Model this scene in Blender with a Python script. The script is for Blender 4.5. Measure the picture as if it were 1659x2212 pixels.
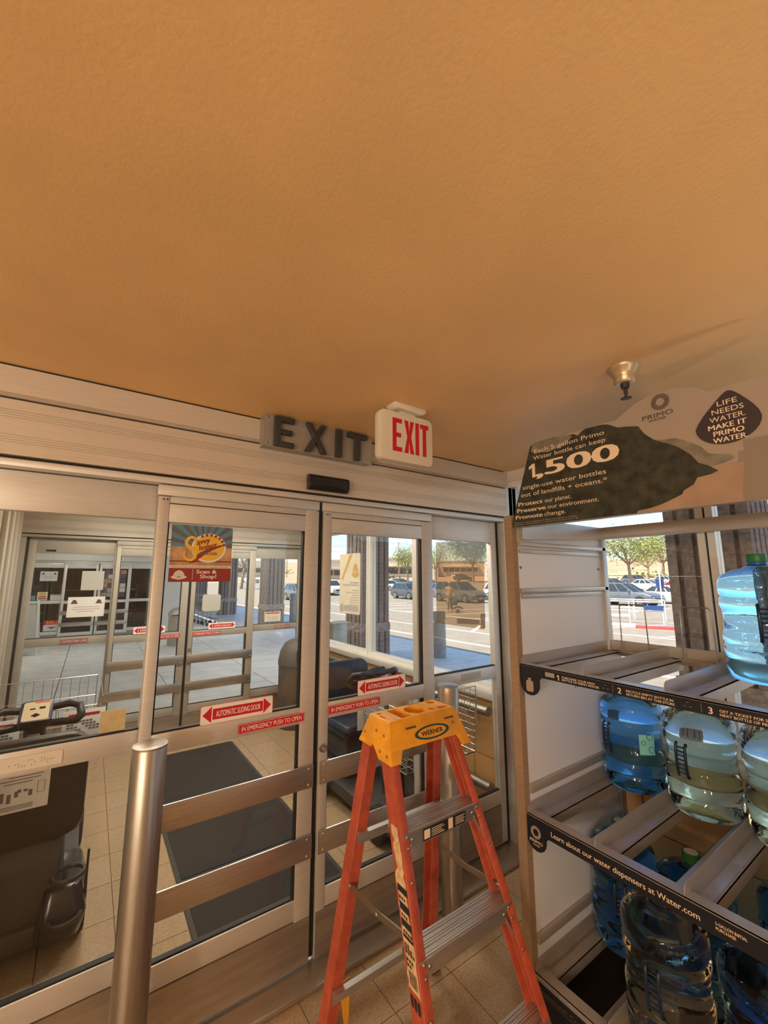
import bpy, bmesh, math, random
from mathutils import Vector, Matrix
R = math.radians
random.seed(7)
scene = bpy.context.scene
col = scene.collection
for o in list(bpy.data.objects):
    bpy.data.objects.remove(o)

# ------------------------------------------------------------------ camera
cam = bpy.data.cameras.new('camera')
cam.sensor_fit = 'VERTICAL'
cam.sensor_height = 36.0
cam.sensor_width = 27.0
cam.lens = 897.3 / 2212 * 36.0
cam.clip_start = 0.03
cam.clip_end = 3000
camo = bpy.data.objects.new('camera', cam)
col.objects.link(camo)
camo.location = (0, 0, 1.74)
camo.rotation_euler = (R(90 + 8.918), 0, R(-34.857))
scene.camera = camo

# ------------------------------------------------------------------ world, sun, exposure
world = bpy.data.worlds.new('sky')
scene.world = world
world.use_nodes = True
wn = world.node_tree.nodes
wl = world.node_tree.links
sky = wn.new('ShaderNodeTexSky')
sky.sky_type = 'NISHITA'
sky.sun_disc = False
sky.sun_elevation = R(58)
sky.sun_rotation = R(-75)
sky.air_density = 1.0
sky.dust_density = 0.8
sky.ozone_density = 3.0
wl.new(sky.outputs[0], wn['Background'].inputs[0])
wn['Background'].inputs[1].default_value = 0.18

sd = bpy.data.lights.new('sun', 'SUN')
sd.energy = 7.0
sd.angle = R(0.53)
sd.color = (1.0, 0.93, 0.82)
so = bpy.data.objects.new('sun', sd)
col.objects.link(so)
sun_dir = Vector((0.47, -0.16, -0.87))          # the way the light travels: over the roof, out to the car park
so.rotation_euler = sun_dir.to_track_quat('-Z', 'Y').to_euler()
so.location = (-20, 8, 40)

vs = scene.view_settings
scene.display_settings.display_device = 'sRGB'
vs.view_transform = 'Standard'
vs.look = 'None'
vs.exposure = 0.85
vs.gamma = 1.0
vs.use_curve_mapping = False
scene.cycles.max_bounces = 14
scene.cycles.transparent_max_bounces = 32
scene.cycles.transmission_bounces = 12
scene.cycles.diffuse_bounces = 5

LAMP_COL = (1.0, 0.82, 0.60)  # tint and strengths of the added fill lamps
LAMP_W = 66.0
UP_W = 44.0
VEST_W = 11.0
WALK_W = 24.0

# ------------------------------------------------------------------ materials
MATS = {}


def mat(name, col_=(0.5, 0.5, 0.5), rough=0.5, metal=0.0, noise=0.0, nscale=20.0, bump=0.0, bscale=60.0,
        trans=0.0, ior=1.45, emit=None, estr=0.0, col2=None, stretch=None, spec=0.5, detail=4.0, ramp=(0.35, 0.65), bdist=0.01):
    m = bpy.data.materials.new(name)
    m.use_nodes = True
    nt = m.node_tree
    p = nt.nodes['Principled BSDF']
    p.inputs['Base Color'].default_value = (*col_, 1)
    p.inputs['Roughness'].default_value = rough
    p.inputs['Metallic'].default_value = metal
    p.inputs['IOR'].default_value = ior
    p.inputs['Specular IOR Level'].default_value = spec
    p.inputs['Transmission Weight'].default_value = trans
    if emit:
        p.inputs['Emission Color'].default_value = (*emit, 1)
        p.inputs['Emission Strength'].default_value = estr
    tc = None
    if noise or col2 or bump:
        tc = nt.nodes.new('ShaderNodeTexCoord')
        mp = nt.nodes.new('ShaderNodeMapping')
        if stretch:
            mp.inputs['Scale'].default_value = stretch
        nt.links.new(tc.outputs['Object'], mp.inputs['Vector'])
    if noise or col2:
        n = nt.nodes.new('ShaderNodeTexNoise')
        n.inputs['Scale'].default_value = nscale
        n.inputs['Detail'].default_value = detail
        nt.links.new(mp.outputs[0], n.inputs['Vector'])
        r = nt.nodes.new('ShaderNodeValToRGB')
        c2 = col2 if col2 else tuple(max(0, c * (1 - noise)) for c in col_)
        c1 = col_ if col2 else tuple(min(1, c * (1 + noise)) for c in col_)
        r.color_ramp.elements[0].position = ramp[0]
        r.color_ramp.elements[1].position = ramp[1]
        r.color_ramp.elements[0].color = (*c2, 1)
        r.color_ramp.elements[1].color = (*c1, 1)
        nt.links.new(n.outputs['Fac'], r.inputs[0])
        nt.links.new(r.outputs[0], p.inputs['Base Color'])
    if bump:
        n2 = nt.nodes.new('ShaderNodeTexNoise')
        n2.inputs['Scale'].default_value = bscale
        n2.inputs['Detail'].default_value = 3
        nt.links.new(mp.outputs[0], n2.inputs['Vector'])
        b = nt.nodes.new('ShaderNodeBump')
        b.inputs['Strength'].default_value = bump
        b.inputs['Distance'].default_value = bdist
        nt.links.new(n2.outputs['Fac'], b.inputs['Height'])
        nt.links.new(b.outputs[0], p.inputs['Normal'])
    MATS[name] = m
    return m


def glass_mat(name, tint=(0.97, 0.98, 0.97), refl=0.7, haze=0.0, hazecol=(0.8, 0.8, 0.8), base=0.035):
    """thin window glass: light passes straight, reflection rises towards grazing angles"""
    m = bpy.data.materials.new(name)
    m.use_nodes = True
    nt = m.node_tree
    nt.nodes.clear()
    out = nt.nodes.new('ShaderNodeOutputMaterial')
    tr = nt.nodes.new('ShaderNodeBsdfTransparent')
    tr.inputs[0].default_value = (*tint, 1)
    gl = nt.nodes.new('ShaderNodeBsdfGlossy')
    gl.inputs['Roughness'].default_value = 0.0
    lw = nt.nodes.new('ShaderNodeLayerWeight')
    lw.inputs['Blend'].default_value = 0.5
    pw = nt.nodes.new('ShaderNodeMath')
    pw.operation = 'POWER'
    pw.inputs[1].default_value = 5.0
    nt.links.new(lw.outputs['Facing'], pw.inputs[0])
    ma = nt.nodes.new('ShaderNodeMath')
    ma.operation = 'MULTIPLY_ADD'
    ma.inputs[1].default_value = refl
    ma.inputs[2].default_value = base
    nt.links.new(pw.outputs[0], ma.inputs[0])
    mx = nt.nodes.new('ShaderNodeMixShader')
    nt.links.new(ma.outputs[0], mx.inputs[0])
    nt.links.new(tr.outputs[0], mx.inputs[1])
    nt.links.new(gl.outputs[0], mx.inputs[2])
    last = mx
    if haze:
        df = nt.nodes.new('ShaderNodeBsdfDiffuse')
        df.inputs[0].default_value = (*hazecol, 1)
        mx2 = nt.nodes.new('ShaderNodeMixShader')
        mx2.inputs[0].default_value = haze
        nt.links.new(mx.outputs[0], mx2.inputs[1])
        nt.links.new(df.outputs[0], mx2.inputs[2])
        last = mx2
    nt.links.new(last.outputs[0], out.inputs[0])
    MATS[name] = m
    return m


mat('ceiling_paint', (0.78, 0.52, 0.235), 0.50, bump=0.16, bscale=95, noise=0.04, nscale=3, bdist=0.004)
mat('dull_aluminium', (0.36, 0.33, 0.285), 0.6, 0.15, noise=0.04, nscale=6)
mat('aluminium', (0.64, 0.62, 0.595), 0.48, 0.5, noise=0.05, nscale=8, stretch=(1, 1, 30))
mat('aluminium_rail', (0.60, 0.585, 0.56), 0.33, 0.75, noise=0.05, nscale=8, stretch=(1, 30, 30))
mat('valance_paint', (0.64, 0.57, 0.49), 0.45, 0.3, noise=0.03, nscale=6, stretch=(1, 20, 20))
mat('white_aluminium', (0.78, 0.77, 0.74), 0.4, 0.2)
mat('stainless', (0.40, 0.37, 0.33), 0.36, 0.95, noise=0.08, nscale=6, stretch=(40, 40, 1))
mat('stainless_bar', (0.56, 0.52, 0.48), 0.34, 0.9, noise=0.10, nscale=6, stretch=(1, 40, 40))
mat('kick_plate', (0.42, 0.37, 0.32), 0.38, 0.8, noise=0.12, nscale=4, stretch=(1, 8, 8))
mat('gasket', (0.012, 0.012, 0.013), 0.6)
mat('black_plastic', (0.02, 0.02, 0.022), 0.42, bump=0.1, bscale=200)
mat('black_gloss', (0.012, 0.012, 0.016), 0.2)
mat('dark_letter', (0.045, 0.043, 0.042), 0.45)
mat('screw', (0.45, 0.43, 0.4), 0.3, 0.9)
mat('sign_plate_metal', (0.40, 0.37, 0.335), 0.5, 0.5, noise=0.06, nscale=5)
mat('sign_white', (0.70, 0.64, 0.52), 0.45, noise=0.05, nscale=6)
mat('sticker_white', (0.82, 0.80, 0.76), 0.45)
mat('red_ink', (0.55, 0.012, 0.025), 0.45)
mat('dark_red', (0.27, 0.035, 0.03), 0.5)
mat('paper', (0.74, 0.73, 0.70), 0.8)
mat('paper_grey', (0.45, 0.44, 0.41), 0.8)
mat('paper_tan', (0.50, 0.42, 0.24), 0.8, noise=0.1, nscale=30)
mat('ink_grey', (0.16, 0.15, 0.15), 0.8)
mat('ink_light', (0.42, 0.40, 0.36), 0.8)
mat('gold_ink', (0.55, 0.38, 0.13), 0.7)
mat('vinyl_tile', (0.37, 0.265, 0.165), 0.16, col2=(0.285, 0.20, 0.12), nscale=150, detail=8, bump=0.04, bscale=6, ramp=(0.38, 0.55))
mat('grout', (0.10, 0.075, 0.05), 0.8)
mat('rubber_mat', (0.018, 0.017, 0.017), 0.9, bump=0.3, bscale=300)
mat('mat_edge', (0.03, 0.03, 0.03), 0.7)
mat('wall_paint', (0.52, 0.30, 0.13), 0.5, bump=0.1, bscale=60)
mat('wall_beige', (0.38, 0.34, 0.28), 0.5)
mat('ladder_orange', (0.45, 0.088, 0.05), 0.45, noise=0.14, nscale=30, bump=0.12, bscale=150)
mat('ladder_yellow', (0.80, 0.36, 0.02), 0.45, noise=0.12, nscale=14, bump=0.08, bscale=80)
mat('ladder_alu', (0.60, 0.59, 0.58), 0.34, 0.85, noise=0.1, nscale=6, stretch=(1, 40, 40))
mat('spreader_steel', (0.33, 0.27, 0.21), 0.4, 0.85)
mat('yellow_strap', (0.75, 0.36, 0.02), 0.5)
mat('label_cream', (0.66, 0.46, 0.26), 0.7, noise=0.2, nscale=60)
mat('label_black', (0.02, 0.02, 0.025), 0.6)
mat('logo_green', (0.012, 0.07, 0.07), 0.5)
mat('rack_grey', (0.47, 0.44, 0.415), 0.32, 0.45, noise=0.04, nscale=8)
mat('rack_white', (0.70, 0.74, 0.84), 0.45)  # white sheet, bluish tint stands in for cool window daylight
mat('cardboard', (0.31, 0.215, 0.14), 0.8, noise=0.08, nscale=20, stretch=(1, 1, 6))
mat('strip_navy', (0.010, 0.014, 0.024), 0.4)
mat('print_cream', (0.85, 0.68, 0.50), 0.6)
mat('print_white', (0.85, 0.82, 0.78), 0.6)
mat('sign_sky', (0.37, 0.31, 0.265), 0.5)
mat('sign_sand', (0.38, 0.265, 0.195), 0.5, noise=0.12, nscale=8)
mat('sign_hill', (0.055, 0.058, 0.040), 0.55, col2=(0.018, 0.020, 0.017), nscale=22, detail=9)
mat('sign_hill_far', (0.22, 0.195, 0.155), 0.55, noise=0.2, nscale=20)
mat('sign_drop', (0.045, 0.032, 0.040), 0.5)
mat('sign_pillar', (0.27, 0.22, 0.19), 0.5)
mat('sign_brown', (0.10, 0.07, 0.06), 0.5)
mat('steel_wire', (0.5, 0.49, 0.47), 0.3, 0.9)
mat('bottle_blue', (0.30, 0.64, 1.0), 0.02, trans=1.0, ior=1.30, bump=0.35, bscale=22, bdist=0.004)
mat('bottle_deep_blue', (0.16, 0.48, 0.96), 0.02, trans=1.0, ior=1.30, bump=0.3, bscale=22, bdist=0.004)
mat('bottle_clear', (0.60, 0.86, 1.0), 0.02, trans=1.0, ior=1.30, bump=0.35, bscale=18, bdist=0.004)
mat('bottle_smoke', (0.72, 0.74, 0.70), 0.03, trans=1.0, ior=1.30, bump=0.3, bscale=18, bdist=0.004)
mat('cap_green', (0.03, 0.19, 0.075), 0.4)
mat('cap_disc', (0.72, 0.74, 0.74), 0.5)
mat('neck_blue', (0.02, 0.12, 0.62), 0.3)
mat('label_cyan', (0.22, 0.62, 0.66), 0.5)
mat('handle_blue', (0.012, 0.025, 0.06), 0.3)
mat('crate_dark', (0.028, 0.024, 0.022), 0.7)
mat('dark_metal', (0.05, 0.042, 0.038), 0.5, 0.3)
mat('brass', (0.52, 0.42, 0.29), 0.35, 0.6)
mat('fill_lamp_glow', (1, 1, 1), 0.5, emit=LAMP_COL, estr=3.0)  # glow of the added vestibule and walk lights
glass_mat('glass')
glass_mat('film', tint=(0.78, 0.66, 0.52), refl=0.35, haze=0.10, hazecol=(0.42, 0.34, 0.26))
glass_mat('film_ghost', tint=(0.62, 0.55, 0.50), refl=0.1, haze=0.08, hazecol=(0.3, 0.25, 0.22))
glass_mat('far_glass', tint=(0.90, 0.91, 0.91), refl=0.8)
mat('scooter_black', (0.014, 0.013, 0.014), 0.38, bump=0.12, bscale=120)
mat('scooter_navy', (0.015, 0.022, 0.04), 0.35)
mat('scooter_grey', (0.045, 0.043, 0.042), 0.5)
mat('console_tan', (0.50, 0.40, 0.26), 0.4)
mat('tyre', (0.02, 0.02, 0.02), 0.8)
mat('concrete', (0.74, 0.74, 0.73), 0.5, noise=0.10, nscale=3, bump=0.05, bscale=40)
mat('concrete_post', (0.40, 0.37, 0.34), 0.8, noise=0.12, nscale=12, bump=0.3, bscale=40)
mat('joint', (0.16, 0.16, 0.16), 0.9)
mat('asphalt', (0.215, 0.18, 0.14), 0.85, noise=0.10, nscale=2.0)
mat('line_white', (0.85, 0.83, 0.78), 0.8)
mat('red_paint', (0.62, 0.05, 0.05), 0.7)
mat('dirt', (0.36, 0.225, 0.13), 0.95, noise=0.22, nscale=0.05)
mat('dry_grass', (0.50, 0.42, 0.15), 0.95, noise=0.3, nscale=0.3)
mat('block_a', (0.30, 0.235, 0.21), 0.9, noise=0.25, nscale=18, bump=0.5, bscale=40, bdist=0.015)
mat('block_b', (0.42, 0.34, 0.29), 0.9, noise=0.25, nscale=18, bump=0.9, bscale=25, bdist=0.03)
mat('fascia', (0.62, 0.58, 0.52), 0.7)
mat('soffit', (0.68, 0.66, 0.62), 0.7)
mat('stucco', (0.55, 0.45, 0.33), 0.9, bump=0.2, bscale=30)
mat('far_building', (0.62, 0.50, 0.36), 0.9)
mat('far_building_pale', (0.60, 0.50, 0.42), 0.9)
mat('far_window', (0.06, 0.05, 0.05), 0.3)
mat('car_silver', (0.20, 0.20, 0.205), 0.28, 0.6)
mat('car_white', (0.58, 0.57, 0.56), 0.3)
mat('car_grey', (0.10, 0.11, 0.125), 0.28, 0.4)
mat('car_black', (0.015, 0.015, 0.017), 0.25)
mat('car_blue', (0.10, 0.19, 0.33), 0.28, 0.4)
mat('car_red', (0.45, 0.02, 0.03), 0.3)
mat('car_glass', (0.025, 0.035, 0.04), 0.06)
mat('hub', (0.52, 0.52, 0.52), 0.3, 0.8)
mat('lamp_clear', (0.75, 0.75, 0.75), 0.15)
mat('lamp_red', (0.45, 0.01, 0.01), 0.2)
mat('corral_white', (0.75, 0.74, 0.72), 0.4)
mat('sign_blue', (0.02, 0.06, 0.22), 0.4)
mat('bark', (0.33, 0.235, 0.16), 0.9, noise=0.3, nscale=3)
mat('leaf', (0.34, 0.33, 0.085), 0.7, col2=(0.17, 0.19, 0.05), nscale=1.2)
mat('leaf_dark', (0.22, 0.22, 0.075), 0.7, col2=(0.10, 0.11, 0.035), nscale=1.2)
mat('bin_beige', (0.50, 0.46, 0.40), 0.6)
mat('bin_dark', (0.10, 0.09, 0.085), 0.6)
mat('skin', (0.45, 0.24, 0.16), 0.55)
mat('shirt_tan', (0.52, 0.36, 0.17), 0.9)
mat('camouflage', (0.36, 0.33, 0.25), 0.9, col2=(0.12, 0.11, 0.08), nscale=9, detail=1, ramp=(0.46, 0.52))
mat('boot', (0.33, 0.23, 0.14), 0.8)
mat('hair', (0.03, 0.02, 0.015), 0.8)
mat('cloth_dark', (0.10, 0.09, 0.085), 0.8)
mat('store_dark', (0.045, 0.04, 0.04), 0.6)
mat('purple_ink', (0.10, 0.075, 0.17), 0.7)
mat('teal_ink', (0.10, 0.34, 0.36), 0.6)
mat('yellow_ink', (0.80, 0.52, 0.05), 0.6)
mat('ray_blue', (0.10, 0.26, 0.32), 0.6)
mat('ray_grey', (0.14, 0.12, 0.17), 0.6)
mat('poster_tan', (0.50, 0.30, 0.17), 0.6, noise=0.25, nscale=20)
mat('poster_yellow', (0.78, 0.47, 0.06), 0.5)
mat('silver_ink', (0.45, 0.44, 0.42), 0.5)

# ------------------------------------------------------------------ mesh helpers
W = {}


class MB:
    def __init__(s):
        s.v = []
        s.f = []

    def add(s, vs_, fs):
        n = len(s.v)
        s.v += [tuple(p) for p in vs_]
        s.f += [tuple(i + n for i in f) for f in fs]
        return s

    def box(s, x0, x1, y0, y1, z0, z1):
        return s.add([(x0, y0, z0), (x1, y0, z0), (x1, y1, z0), (x0, y1, z0), (x0, y0, z1), (x1, y0, z1), (x1, y1, z1), (x0, y1, z1)],
                     [(3, 2, 1, 0), (4, 5, 6, 7), (0, 1, 5, 4), (1, 2, 6, 5), (2, 3, 7, 6), (3, 0, 4, 7)])

    def loft(s, rings, cap=True, closed=True):
        n = len(rings[0])
        vs_ = [p for r in rings for p in r]
        fs = []
        for i in range(len(rings) - 1):
            for j in range(n if closed else n - 1):
                k = (j + 1) % n
                fs.append((i * n + j, i * n + k, (i + 1) * n + k, (i + 1) * n + j))
        if cap:
            fs.append(tuple(reversed(range(n))))
            b = (len(rings) - 1) * n
            fs.append(tuple(b + j for j in range(n)))
        return s.add(vs_, fs)

    def prism(s, poly, fn, a, b):
        """poly of (u,v); fn(u,v,w) -> xyz; extruded from w=a to w=b"""
        return s.loft([[fn(u, v, a) for u, v in poly], [fn(u, v, b) for u, v in poly]])

    def lathe(s, prof, c=(0, 0, 0), n=24):
        rings = []
        for r, z in prof:
            r = max(r, 1e-4)
            rings.append([(c[0] + r * math.cos(2 * math.pi * j / n), c[1] + r * math.sin(2 * math.pi * j / n), c[2] + z) for j in range(n)])
        return s.loft(rings)

    def tube(s, pts, r, n=8, closed=False):
        pts = [Vector(p) for p in pts]
        m = len(pts)
        rr = r if isinstance(r, (list, tuple)) else [r] * m
        rings = []
        t0 = (pts[1] - pts[0]).normalized()
        up = Vector((0, 0, 1)) if abs(t0.z) < 0.9 else Vector((1, 0, 0))
        nrm = t0.cross(up).normalized()
        for i in range(m):
            if closed:
                t = (pts[(i + 1) % m] - pts[i - 1]).normalized()
            elif i == 0:
                t = t0
            elif i == m - 1:
                t = (pts[i] - pts[i - 1]).normalized()
            else:
                t = ((pts[i + 1] - pts[i]).normalized() + (pts[i] - pts[i - 1]).normalized())
                t = t.normalized() if t.length > 1e-6 else t0
            nrm = (nrm - t * nrm.dot(t))
            if nrm.length < 1e-6:
                nrm = t.orthogonal()
            nrm.normalize()
            bn = t.cross(nrm)
            rings.append([tuple(pts[i] + (nrm * math.cos(2 * math.pi * j / n) + bn * math.sin(2 * math.pi * j / n)) * rr[i]) for j in range(n)])
        if closed:
            rings.append(rings[0])
            return s.loft(rings, cap=False)
        return s.loft(rings)

    def ball(s, c, r, n=10, sc=(1, 1, 1)):
        k = max(3, n // 2)
        rings = []
        for i in range(k + 1):
            a = math.pi * i / k
            q = max(math.sin(a), 1e-3)
            rings.append([(c[0] + r * sc[0] * q * math.cos(2 * math.pi * j / n), c[1] + r * sc[1] * q * math.sin(2 * math.pi * j / n), c[2] - r * sc[2] * math.cos(a)) for j in range(n)])
        return s.loft(rings)

    def poly(s, pts):
        return s.add(pts, [tuple(range(len(pts)))])


def link(o):
    col.objects.link(o)
    return o


def tag(o, label=None, cat=None, group=None, kind=None):
    if label:
        o['label'] = label
    if cat:
        o['category'] = cat
    if group:
        o['group'] = group
    if kind:
        o['kind'] = kind
    return o


def E(name, label, cat, loc=(0, 0, 0), group=None, kind=None):
    o = bpy.data.objects.new(name, None)
    o.empty_display_size = 0.1
    o.location = loc
    W[o.name] = Vector(loc)
    return tag(link(o), label, cat, group, kind)


def O(name, m, material, parent=None, bevel=0.0, seg=2, smooth=None, label=None, cat=None, group=None, kind=None, clean=True):
    """one mesh object from a builder given in world coordinates (or its thing's coordinates)"""
    me = bpy.data.meshes.new(name)
    vs_ = [Vector(p) for p in m.v]
    if parent is not None:
        base = W[parent.name]
    else:
        xs = [p.x for p in vs_]
        ys = [p.y for p in vs_]
        zs = [p.z for p in vs_]
        base = Vector(((min(xs) + max(xs)) / 2, (min(ys) + max(ys)) / 2, min(zs)))
    me.from_pydata([p - base for p in vs_], [], m.f)
    if clean or bevel:
        bm = bmesh.new()
        bm.from_mesh(me)
        bmesh.ops.recalc_face_normals(bm, faces=bm.faces)
        if bevel:
            ed = [e for e in bm.edges if len(e.link_faces) == 2 and e.calc_face_angle(0) > R(28)]
            bmesh.ops.bevel(bm, geom=ed, offset=bevel, segments=seg, affect='EDGES', clamp_overlap=True, profile=0.5)
        bm.to_mesh(me)
        bm.free()
    if smooth is not None or bevel:
        me.polygons.foreach_set('use_smooth', [True] * len(me.polygons))
        me.set_sharp_from_angle(angle=R(smooth if smooth else 40))
    mt = MATS[material] if isinstance(material, str) else material
    me.materials.append(mt)
    o = bpy.data.objects.new(name, me)
    link(o)
    if parent is not None:
        o.parent = parent
        W[o.name] = W[parent.name]
    else:
        o.location = base
        W[o.name] = base
    return tag(o, label, cat, group, kind)


def B(name, dims, material, parent=None, bevel=0.0, **k):
    return O(name, MB().box(*dims), material, parent, bevel, **k)


def copy_tree(o, parent=None):
    c = o.copy()
    col.objects.link(c)
    W[c.name] = W[o.name]
    if parent is not None:
        c.parent = parent
    for ch in list(o.children):
        copy_tree(ch, c)
    return c


def text_geom(s, bold=0.0):
    cu = bpy.data.curves.new('lettering', 'FONT')
    cu.body = s
    cu.size = 1.0
    cu.offset = bold
    cu.resolution_u = 3
    cu.fill_mode = 'FRONT'
    ob = bpy.data.objects.new('lettering', cu)
    me = bpy.data.meshes.new_from_object(ob)
    vs_ = [v.co.copy() for v in me.vertices]
    fs = [tuple(p.vertices) for p in me.polygons]
    bpy.data.objects.remove(ob)
    bpy.data.curves.remove(cu)
    bpy.data.meshes.remove(me)
    return vs_, fs


def text_into(m, s, org, xd, yd, h, w=None, align='l', bold=0.0, shear=0.0):
    """flat lettering: org at the baseline, cap height h, width w"""
    vs_, fs = text_geom(s)
    if not vs_:
        return m
    x0 = min(v.x for v in vs_)
    x1 = max(v.x for v in vs_)
    sy = h / 0.70
    sx = (w / (x1 - x0)) if w else sy
    org = Vector(org)
    xd = Vector(xd).normalized()
    yd = Vector(yd).normalized()
    width = (x1 - x0) * sx
    off = {'l': 0, 'c': -width / 2, 'r': -width}[align]
    nrm = xd.cross(yd) * .00004
    for k, e in enumerate((0, -1, 1) if bold else (0,)):      # heavier weights: the glyphs doubled side by side
        pts = [org + nrm * k + xd * ((v.x - x0 + e * bold * .9) * sx + off + v.y * sy * shear) + yd * (v.y * sy) for v in vs_]
        m.add(pts, fs)
    return m


def T(s, parent, material, org, xd, yd, h, w=None, align='l', bold=0.0, shear=0.0, name='lettering'):
    m = MB()
    if isinstance(s, str):
        text_into(m, s, org, xd, yd, h, w, align, bold, shear)
    return O(name, m, material, parent, clean=False)


XD = (1, 0, 0)
ZD = (0, 0, 1)

# ------------------------------------------------------------------ shell: floors, walls, ceiling
XF = 2.5          # inner face of the window wall
YD = 1.968        # face of the inner door wall
Y2 = 5.40         # face of the outer door wall
ZC = 2.523

fl = E('floor', 'speckled tan vinyl tile floor of the entry and the vestibule', 'floor', (0.9, 2.0, 0), kind='structure')
B('grout_bed', (-7.0, XF, -6.0, Y2 + 0.1, -0.08, -0.004), 'grout', fl)
tm = MB().box(-0.1507, 0.1507, -0.1507, 0.1507, -0.004, 0.0)
tile0 = None
for i in range(-2, 8):
    for j in range(1, 18):
        x = 0.10 + 0.3048 * i
        y = 0.22 + 0.3048 * j
        if x < -0.62 or x > XF - 0.02:
            continue
        if tile0 is None:
            tile0 = O('tile', MB().box(-0.1507, 0.1507, -0.1507, 0.1507, -0.004, 0.0), 'vinyl_tile', None)
            tile0.parent = fl
            W[tile0.name] = W[fl.name]
            o = tile0
        else:
            o = tile0.copy()
            col.objects.link(o)
            o.parent = fl
        o.location = Vector((x, y, -0.004)) - W[fl.name]
B('floor_field', (-7.0, -0.66, -6.0, 1.9, -0.004, 0.0), 'vinyl_tile', fl)
B('floor_field', (-0.66, XF, -6.0, 0.372, -0.004, 0.0), 'vinyl_tile', fl)

B('ceiling', (-7.0, XF + 0.1, -6.0, Y2 + 0.05, ZC, ZC + 0.1), 'ceiling_paint', label='orange tan textured ceiling over the entry', cat='ceiling', kind='structure')
B('roof', (-12.0, XF + 0.1, -8.0, Y2 + 0.06, ZC + 0.1, 4.4), 'stucco', label='flat store roof slab over the entry', cat='roof', kind='structure')
B('wall_left', (-7.2, -7.0, -6.0, YD + 0.1, -0.08, ZC + 0.1), 'wall_beige', label='beige wall at the far left of the entry', cat='wall', kind='structure')
B('wall_back', (-7.2, XF + 0.1, -6.2, -6.0, -0.08, ZC + 0.1), 'wall_beige', label='beige wall behind the camera', cat='wall', kind='structure')
B('wall_front', (-7.0, -0.60, YD, YD + 0.12, -0.08, ZC + 0.1), 'wall_beige', label='beige wall left of the sliding doors', cat='wall', kind='structure')

# window wall along +X: knee wall with seams, sill, glass, mullions
wr = E('wall_right', 'orange tan panelled knee wall under the big windows', 'wall', (XF, 2, 0), kind='structure')
B('knee_wall_core', (XF + 0.012, XF + 0.12, -6.0, Y2 + 0.06, -0.08, 0.86), 'wall_paint', wr)
y = -5.98
while y < Y2:
    for z0, z1 in ((0.10, 0.44), (0.446, 0.86)):
        B('panel', (XF, XF + 0.012, y, min(y + 1.19, Y2), z0, z1), 'wall_paint', wr)
    y += 1.196
B('baseboard_right', (XF - 0.012, XF, -6.0, Y2, 0.0, 0.10), 'kick_plate', label='dark baseboard under the windows', cat='baseboard', kind='structure')
B('trim_1', (XF - 0.06, XF + 0.13, -6.0, Y2 + 0.06, 0.86, 0.915), 'aluminium', bevel=0.006, label='aluminium window sill running along the knee wall', cat='sill', kind='structure')
B('wall_right_head', (XF, XF + 0.12, -6.0, Y2 + 0.06, 2.44, ZC + 0.1), 'fascia', label='strip of wall over the big windows', cat='wall', kind='structure')


def window(n, y0, y1, label):
    w = E('window_%d' % n, label, 'window', (XF + 0.06, (y0 + y1) / 2, 0.915), kind='structure')
    B('frame', (XF + 0.005, XF + 0.085, y0, y0 + 0.032, 0.915, 2.44), 'white_aluminium', w)
    B('frame', (XF + 0.005, XF + 0.085, y1 - 0.032, y1, 0.915, 2.44), 'white_aluminium', w)
    B('frame', (XF + 0.005, XF + 0.085, y0 + 0.032, y1 - 0.032, 0.915, 0.955), 'white_aluminium', w)
    B('frame', (XF + 0.005, XF + 0.085, y0 + 0.032, y1 - 0.032, 2.40, 2.44), 'white_aluminium', w)
    B('glass_pane', (XF + 0.042, XF + 0.048, y0 + 0.032, y1 - 0.032, 0.955, 2.40), 'glass', w)
    return w


window(1, 0.785, 2.0, 'tall window behind the water rack, left of its mullion')
window(2, -2.30, 0.775, 'tall window right of the mullion behind the rack')
window(3, -5.4, -2.31, 'tall window behind the camera on the right')
window(4, 2.07, 3.90, 'vestibule window nearest the inner doors')
window(5, 3.91, 5.36, 'vestibule window nearest the outer doors')
B('trim_2', (XF + 0.02, XF + 0.07, 0.775, 0.785, 0.915, 2.44), 'gasket', label='dark gasket line between the two panes behind the rack', cat='trim', kind='structure')
B('trim_3', (XF + 0.02, XF + 0.07, 3.90, 3.91, 0.915, 2.44), 'gasket', label='dark gasket line in the vestibule mullion', cat='trim', kind='structure')

# vestibule left wall with vertical aluminium ribs
vl = E('wall_vestibule', 'beige grey vestibule side wall with upright metal ribs', 'wall', (-0.66, 3.7, 0), kind='structure')
B('wall_core', (-0.74, -0.62, YD + 0.12, Y2 + 0.05, -0.08, ZC), 'wall_beige', vl)
for yy in (4.42, 4.70, 4.95, 5.16):
    B('rib', (-0.62, -0.585, yy, yy + 0.10, 0.0, 2.42), 'wall_beige', vl, bevel=0.008)
    B('gap', (-0.62, -0.612, yy + 0.10, yy + 0.125, 0.0, 2.42), 'gasket', vl)


# ------------------------------------------------------------------ sliding door walls
def bolt_into(m, c, r=0.006, axis='y'):
    sc = {'y': (1, .5, 1), 'x': (.5, 1, 1), 'z': (1, 1, .5)}[axis]
    return m.ball(c, r, 8, sc)


DN = [0]
WN = [5]


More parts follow.
